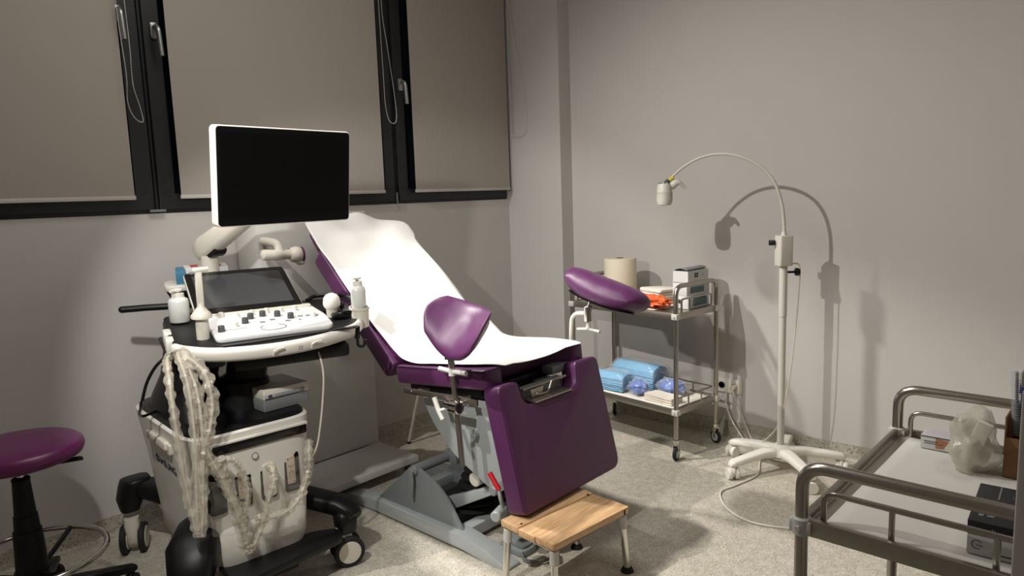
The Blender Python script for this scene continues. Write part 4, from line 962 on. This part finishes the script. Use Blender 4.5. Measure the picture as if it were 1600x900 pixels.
# ------------------------------------------------------------ lamp on stand
PX, PY = 3.46, 1.335
LP = root('gooseneck_lamp', (PX, PY, 0), 'white gooseneck examination lamp on a five-castor stand by the right wall', 'lamp')
b = B(); b.cyl((PX, PY, .12), (PX, PY, 1.06), .0175, n=20); b.cyl((PX, PY, .80), (PX, PY, 1.06), .0195, n=20); obj('pole', b, LAMP, LP)
b = B(); b.prism(rpoly([(-.035, -.032), (.035, -.032), (.035, .032), (-.035, .032)], .012, 4), Matrix.Translation((PX, PY, 0)) @ Matrix.Rotation(-.7, 4, 'Z'), 1.055, 1.205, .004); hb = obj('control_box', b, LAMP, LP)
b = B(); b.box((PX-.025, PY+.05, 1.17), (.022, .026, .026), Matrix.Translation((PX, PY, 0)) @ Matrix.Rotation(0, 4, 'Z') @ Matrix.Translation((-PX, -PY, 0)), bev=.003); obj('switch', b, BLACK, hb)
b = B(); b.cyl((PX+.01, PY-.01, 1.022), (PX+.04, PY-.045, 1.022), .006, n=10)
kn = V((PX+.038, PY-.042, 1.022)); kd = V((.65, -.75, 0)).normalized(); b.lathe([(.008, 0), (.019, .003), (.021, .012), (.017, .022), (.006, .024)], kn, n=10, d=kd); obj('clamp_knob', b, BLACK, hb)
neck = [(3.46, 1.335, 1.20), (3.455, 1.335, 1.27), (3.447, 1.345, 1.365), (3.437, 1.375, 1.46), (3.425, 1.43, 1.535), (3.405, 1.515, 1.59), (3.385, 1.62, 1.618), (3.365, 1.73, 1.607), (3.345, 1.825, 1.56), (3.325, 1.895, 1.498)]
b = B(); b.tube(crom(neck, 8), lambda t: .0088-.0018*t, n=12); b.cyl((PX, PY, 1.20), (PX, PY, 1.225), .016, .011); obj('gooseneck', b, LAMP, LP)
hc = V((3.305, 1.91, 1.43))
b = B(); b.lathe([(.020, .055), (.034, .048), (.038, .035), (.040, 0), (.040, -.045), (.034, -.062), (.020, -.064)], hc, n=36, d=(.05, .03, 1)); hd = obj('lamp_head', b, LAMP, LP)
b = B()
for k in range(36):
    a = 2*pi*k/36; b.box((0, 0, -.018), (.002, .003, .05), Matrix.Translation(hc) @ Matrix.Rotation(a, 4, 'Z') @ Matrix.Translation((.0405, 0, 0)))
obj('head_ribs', b, LAMP, hd)
b = B()
for k in range(10):
    a = 2*pi*k/10; b.ell(hc+V((.028*math.cos(a), .028*math.sin(a), .052)), .004, nu=8, nv=5)
obj('vent_holes', b, INK, hd)
b = B(); b.tube([(3.325, 1.895, 1.497), (3.312, 1.912, 1.478)], .012); obj('swivel', b, INK, LP)
b = B(); b.tube([(3.333, 1.872, 1.512), (3.322, 1.892, 1.497)], .0115); obj('sticker', b, YEL, LP)
b = B(); b.tube(rounded([(3.33, 1.885, 1.465), (3.335, 1.845, 1.49), (3.36, 1.815, 1.45)], .02), lambda t: .022-.014*t, n=12); obj('head_handle', b, LAMP, hd)
b = B(); b.lathe([(.03, .07), (.062, .08), (.062, .115), (.04, .128), (.024, .134)], (PX, PY, 0), n=28); obj('base_hub', b, LAMPB, LP)
for k in range(5):
    a = math.radians(157+72*k+(0 if k else -4)); Lr = .295 if k not in (3, 4) else .27
    d = V((math.cos(a), math.sin(a), 0)); sdv = V((-d.y, d.x, 0)); c = V((PX, PY, 0))
    b = B(); b.loft([[c+d*t+sdv*q[0]+V((0, 0, z+q[1])) for q in sellipse(0, 0, hw, hh, 3.5, 18)] for t, z, hw, hh in ((.02, .100, .036, .026), (.12, .102, .030, .020), (.22, .092, .027, .018), (Lr, .082, .025, .017), (Lr+.018, .078, .016, .009))])
    lg = obj('base_arm', b, LAMPB, LP, smooth=60)
    castor(lg, c+d*Lr, r=.030, wd=.022, yaw=a+1.3, h=.07, body=WHITE2, wheelm=WHITE)
b = B(); b.tube(crom([(PX+.03, PY-.035, 1.065), (PX+.045, PY-.06, 1.055), (PX+.05, PY-.062, .98), (PX+.03, PY-.055, .75), (PX+.0, PY-.035, .45), (PX-.005, PY+.005, .25), (PX+.01, PY+.07, .15), (PX+.0, PY+.12, .11)], 8), .0035, n=8); obj('lamp_cable', b, CREAM, LP)

# ------------------------------------------------------------ front trolley
F0 = V((1.333, .470, 0)); FL_, FWd = .665, .47      # length along +X, width along -Y
FT = root('steel_trolley', (F0.x+FL_/2, F0.y-FWd/2, 0), 'stainless steel trolley with tubular handles in the right foreground', 'trolley')
MFt = frame(F0, (1, -.012, 0), (.012, 1, 0), (0, 0, 1))   # y negative = away from front-left
def fp(x, y, z): return MFt @ V((x, -y, z))
b = B(MFt); ZS = .80
b.box((FL_/2, -FWd/2, ZS-.012), (FL_-.02, FWd-.02, .003))
for q in ((FL_/2, 0, FL_-.03, .012), (FL_/2, -FWd, FL_-.03, .012), (0, -FWd/2, .014, FWd-.03), (FL_, -FWd/2, .014, FWd-.03)): b.box((q[0], q[1], ZS-.012), (q[2], q[3], .034), bev=.002)
obj('shelf', b, STEELB, FT, smooth=30)
b = B(MFt); b.box((FL_/2, -FWd/2, .30), (FL_-.02, FWd-.02, .004))
for q in ((FL_/2, 0, FL_-.03, .012), (FL_/2, -FWd, FL_-.03, .012), (0, -FWd/2, .014, FWd-.03), (FL_, -FWd/2, .014, FWd-.03)): b.box((q[0], q[1], .29), (q[2], q[3], .034), bev=.002)
obj('lower_shelf', b, STEELB, FT, smooth=30)
for x in (0, FL_):
    b = B(MFt); b.tube(rounded([(x, 0, .09), (x, 0, ZS+.112), (x, -FWd, ZS+.112), (x, -FWd, .09)], .05, 8), .0125, n=18); obj('end_handle', b, STEEL, FT)
    xi = x+(.018 if x == 0 else -.018)
    b = B(MFt); b.tube(rounded([(xi, -.035, ZS-.01), (xi, -.035, ZS+.058), (xi, -FWd+.035, ZS+.058), (xi, -FWd+.035, ZS-.01)], .026, 6), .0058, n=10)
    b.tube([(xi, -.155, ZS-.01), (xi, -.155, ZS+.058)], .0055, n=8); b.tube([(xi, -.315, ZS-.01), (xi, -.315, ZS+.058)], .0055, n=8); obj('guard_rail', b, STEEL, FT)
    for y in (0, FWd):
        for z in (ZS-.012, .29):
            b = B(MFt); b.cyl((x, -y, z-.018), (x, -y, z+.018), .0185, n=20, bev=.003); b.box((x, -y, z), (.026, .042, .026), bev=.004); b.cyl((x-.024, -y, z), (x-.014, -y, z), .0055, n=6); obj('corner_clamp', b, CLAMPW, FT)
        castor(FT, fp(x, y, 0), r=.038, wd=.02, yaw=.6, h=.11, body=CHROME, wheelm=RUB, twin=False, hub=LGREY)
b = B(MFt); b.sheet(lambda u, v: (.03+(FL_-.055)*u, -.035-(FWd-.06)*v, ZS-.008+.0012*noise.noise(V((u*4, v*4, 2)))), 16, 14)
lc = obj('paper_liner', b, mat('paper_liner_white', (220, 217, 209), .8, var=.02), smooth=60, label='off-white paper liner covering the shelf of the front trolley', cat='liner'); s_ = lc.modifiers.new('t', 'SOLIDIFY'); s_.thickness = .001; s_.offset = 1
z0 = ZS-.006
# printed glove box
Mk = Matrix.Translation((1.935, .338, z0)) @ Matrix.Rotation(-1.55, 4, 'Z')
r = carton('glove_box', Mk, .10, .06, .034, 'small glove box printed with a hand, at the far end of the front trolley', 'box')
b = B(Mk); b.pad(lambda s, t: (.012+.03*s, -.0305, .017+.010*t*(1-.3*s)), (0, -1, 0), .001, 10, 8, 6); obj('printed_hand', b, SKIN, r)
b = B(Mk); b.box((-.028, -.0306, .02), (.03, .0008, .0015)); b.box((-.022, -.0306, .015), (.04, .0008, .0012)); b.box((0, -.0306, .0315), (.098, .0008, .002)); obj('printed_lines', b, INK, r)
b = B(Mk); b.pad(lambda s, t: (.0+.042*s, .0+.022*t, .0342), (0, 0, 1), .001, 10, 8, 6); obj('printed_top', b, LILAC, r)
# plastic bag
r = root('plastic_bag', (1.83, .265, z0), 'crumpled translucent plastic bag with a white strip inside, beside the hand-printed glove box', 'bag')
b = B(); b.ell((0, 0, 0), (1, 1, 1), 40, 26)
for v in b.bm.verts:
    p = V(v.co); k = 1+.5*noise.noise(p*1.5+V((4, 1, 0)))+.10*noise.noise(p*4); q = p*k
    if q.z > .2: q.x *= 1+.25*q.z; q.y *= 1+.25*q.z
    q.z = max(q.z, -.9); v.co = V((1.82+.055*q.x, .264+.043*q.y, z0+.062+.070*q.z))
obj('bag_film', b, CLEARY, r, smooth=70)
b = B(); b.box((0, 0, 0), (.010, .030, .14), Matrix.Translation((1.785, .257, z0+.07)) @ Matrix.Rotation(.35, 4, 'X') @ Matrix.Rotation(-.35, 4, 'Y'), bev=.003); b.box((0, 0, 0), (.01, .045, .10), Matrix.Translation((1.83, .28, z0+.065)) @ Matrix.Rotation(.5, 4, 'X'), bev=.003); st = obj('white_strip', b, WHITE2, r)
b = B(); b.ell((1.82, .262, z0+.052), (.036, .032, .045)); obj('bag_filling', b, mat('bag_cream_filling', (196, 192, 176), .8, bump=.5, bs=20), r)
# cardboard organiser with syringes
r = root('cardboard_holder', (1.86, .19, z0), 'brown cardboard holder standing at the right end of the front trolley', 'holder')
b = B(); b.box((1.865, .2065, z0+.068), (.10, .003, .136)); b.box((1.865, .135, z0+.055), (.10, .003, .11)); b.box((1.914, .17, z0+.06), (.003, .07, .12)); b.box((1.816, .17, z0+.045), (.003, .07, .09)); b.box((1.865, .17, z0+.002), (.10, .07, .003)); obj('holder_body', b, KRAFT, r, smooth=0)
b = B(); p0, p1 = V((1.85, .190, z0+.09)), V((1.842, .1955, z0+.235))
r = root('syringe', p0, 'clear graduated syringe standing in the cardboard holder', 'syringe')
b.cyl(p0, p1, .0105, n=20); obj('barrel', b, CLEAR, r)
b = B(); b.cyl(p0, p0.lerp(p1, .5), .0085, n=16); b.cyl(p0.lerp(p1, .5), p1, .003, n=10); obj('plunger', b, GREYP, r)
b = B(); ax = (p1-p0).normalized()
for i in range(22):
    q = p0.lerp(p1, .08+i*.038); b.tube([q+V((-.0107*math.cos(a), -.0107*math.sin(a), 0)) for a in [-.2+j*(.28 if i % 5 else .4) for j in range(5)]], .0006, n=4)
obj('graduations', b, INK, r)
b = B(); b.prism(sellipse(0, 0, .018, .011, 2.5, 20), axis_m(p1, p1+ax)[0], 0, .003); obj('flange', b, CLEAR, r)
r = root('capped_tube', (1.85, .165, z0+.02), 'blue-capped tube beside the graduated syringe', 'tube')
b = B(); b.cyl((1.85, .168, z0+.01), (1.848, .172, z0+.16), .011, n=18); obj('tube_body', b, CLEARY, r)
b = B(); b.cyl((1.848, .172, z0+.13), (1.846, .174, z0+.185), .0125, n=18, bev=.002); b.prism(rpoly([(-.014, 0), (.012, .0), (.004, .035), (-.012, .03)], .004), frame((1.846, .176, z0+.185), (0, -1, 0), (0, 0, 1), (-1, 0, 0)), -.004, .004, .001); obj('cap', b, mat('cap_blue', (38, 66, 150), .4), r)
# black and white box
Mk = Matrix.Translation((1.492, .145, z0)) @ Matrix.Rotation(math.radians(-87), 4, 'Z')
r = root('gauze_box', (1.492, .145, z0), 'black and white printed carton on the near end of the front trolley', 'box')
b = B(Mk); b.box((0, 0, .018), (.13, .19, .036), bev=.001); obj('carton_base', b, CARDW, r)
b = B(Mk); b.box((0, 0, .049), (.131, .191, .026), bev=.0015); obj('carton_top', b, CARDB, r)
b = B(Mk); b.box((.05, -.0, .03), (.032, .1925, .060)); obj('blue_band', b, BLUEB, r)
b = B(Mk); b.box((-.03, .055, .0625), (.003, .07, .0006)); b.prism([(0, 0), (.006, .012), (.004, .003), (.018, .004)], Matrix.Translation((.015, -.04, .0624)), 0, .0006); obj('carton_stripe', b, GREYP, r)
b = B(Mk); b.pad(lambda s, t: (.02+.03*s, .045+.012*t, .0622), (0, 0, 1), .001, 10, 8, 3); obj('carton_opening', b, BLACKG, r)
text('carton_lettering', 'easyline', .014, Mk @ frame((-.033, -.096, .047), (1, 0, 0), (0, 0, 1), (0, -1, 0)), LGREY, r, sx=1.1)
text('carton_lettering', 'easy\nline', .016, Mk @ Matrix.Translation((-.042, -.055, .0624)) @ Matrix.Rotation(1.57, 4, 'Z'), LGREY, r)
b = B(Mk); P = [(-.05+.008*math.cos(t), -.0956, .019+.008*math.sin(t)) for t in [.6+i*.4 for i in range(13)]]; b.tube(P, .0006, n=4); b.box((-.046, -.0955, .018), (.010, .0006, .001)); b.box((-.012, -.0955, .008), (.03, .0006, .0018)); obj('carton_marks', b, INK, r)
# white cabinet at the right edge
r = root('white_cabinet', (1.12, -.20, 0), 'plain white cabinet side cutting the lower right edge, beside the front trolley', 'cabinet')
obj('cabinet_body', B().box((1.13, -.15, .615), (.26, .50, 1.17), bev=.004), LAM, r)
obj('cabinet_top', B().box((1.13, -.15, 1.213), (.265, .504, .022), bev=.004), LAM, r)
obj('plinth', B().box((1.13, -.15, .016), (.24, .47, .032)), DGREY, r)
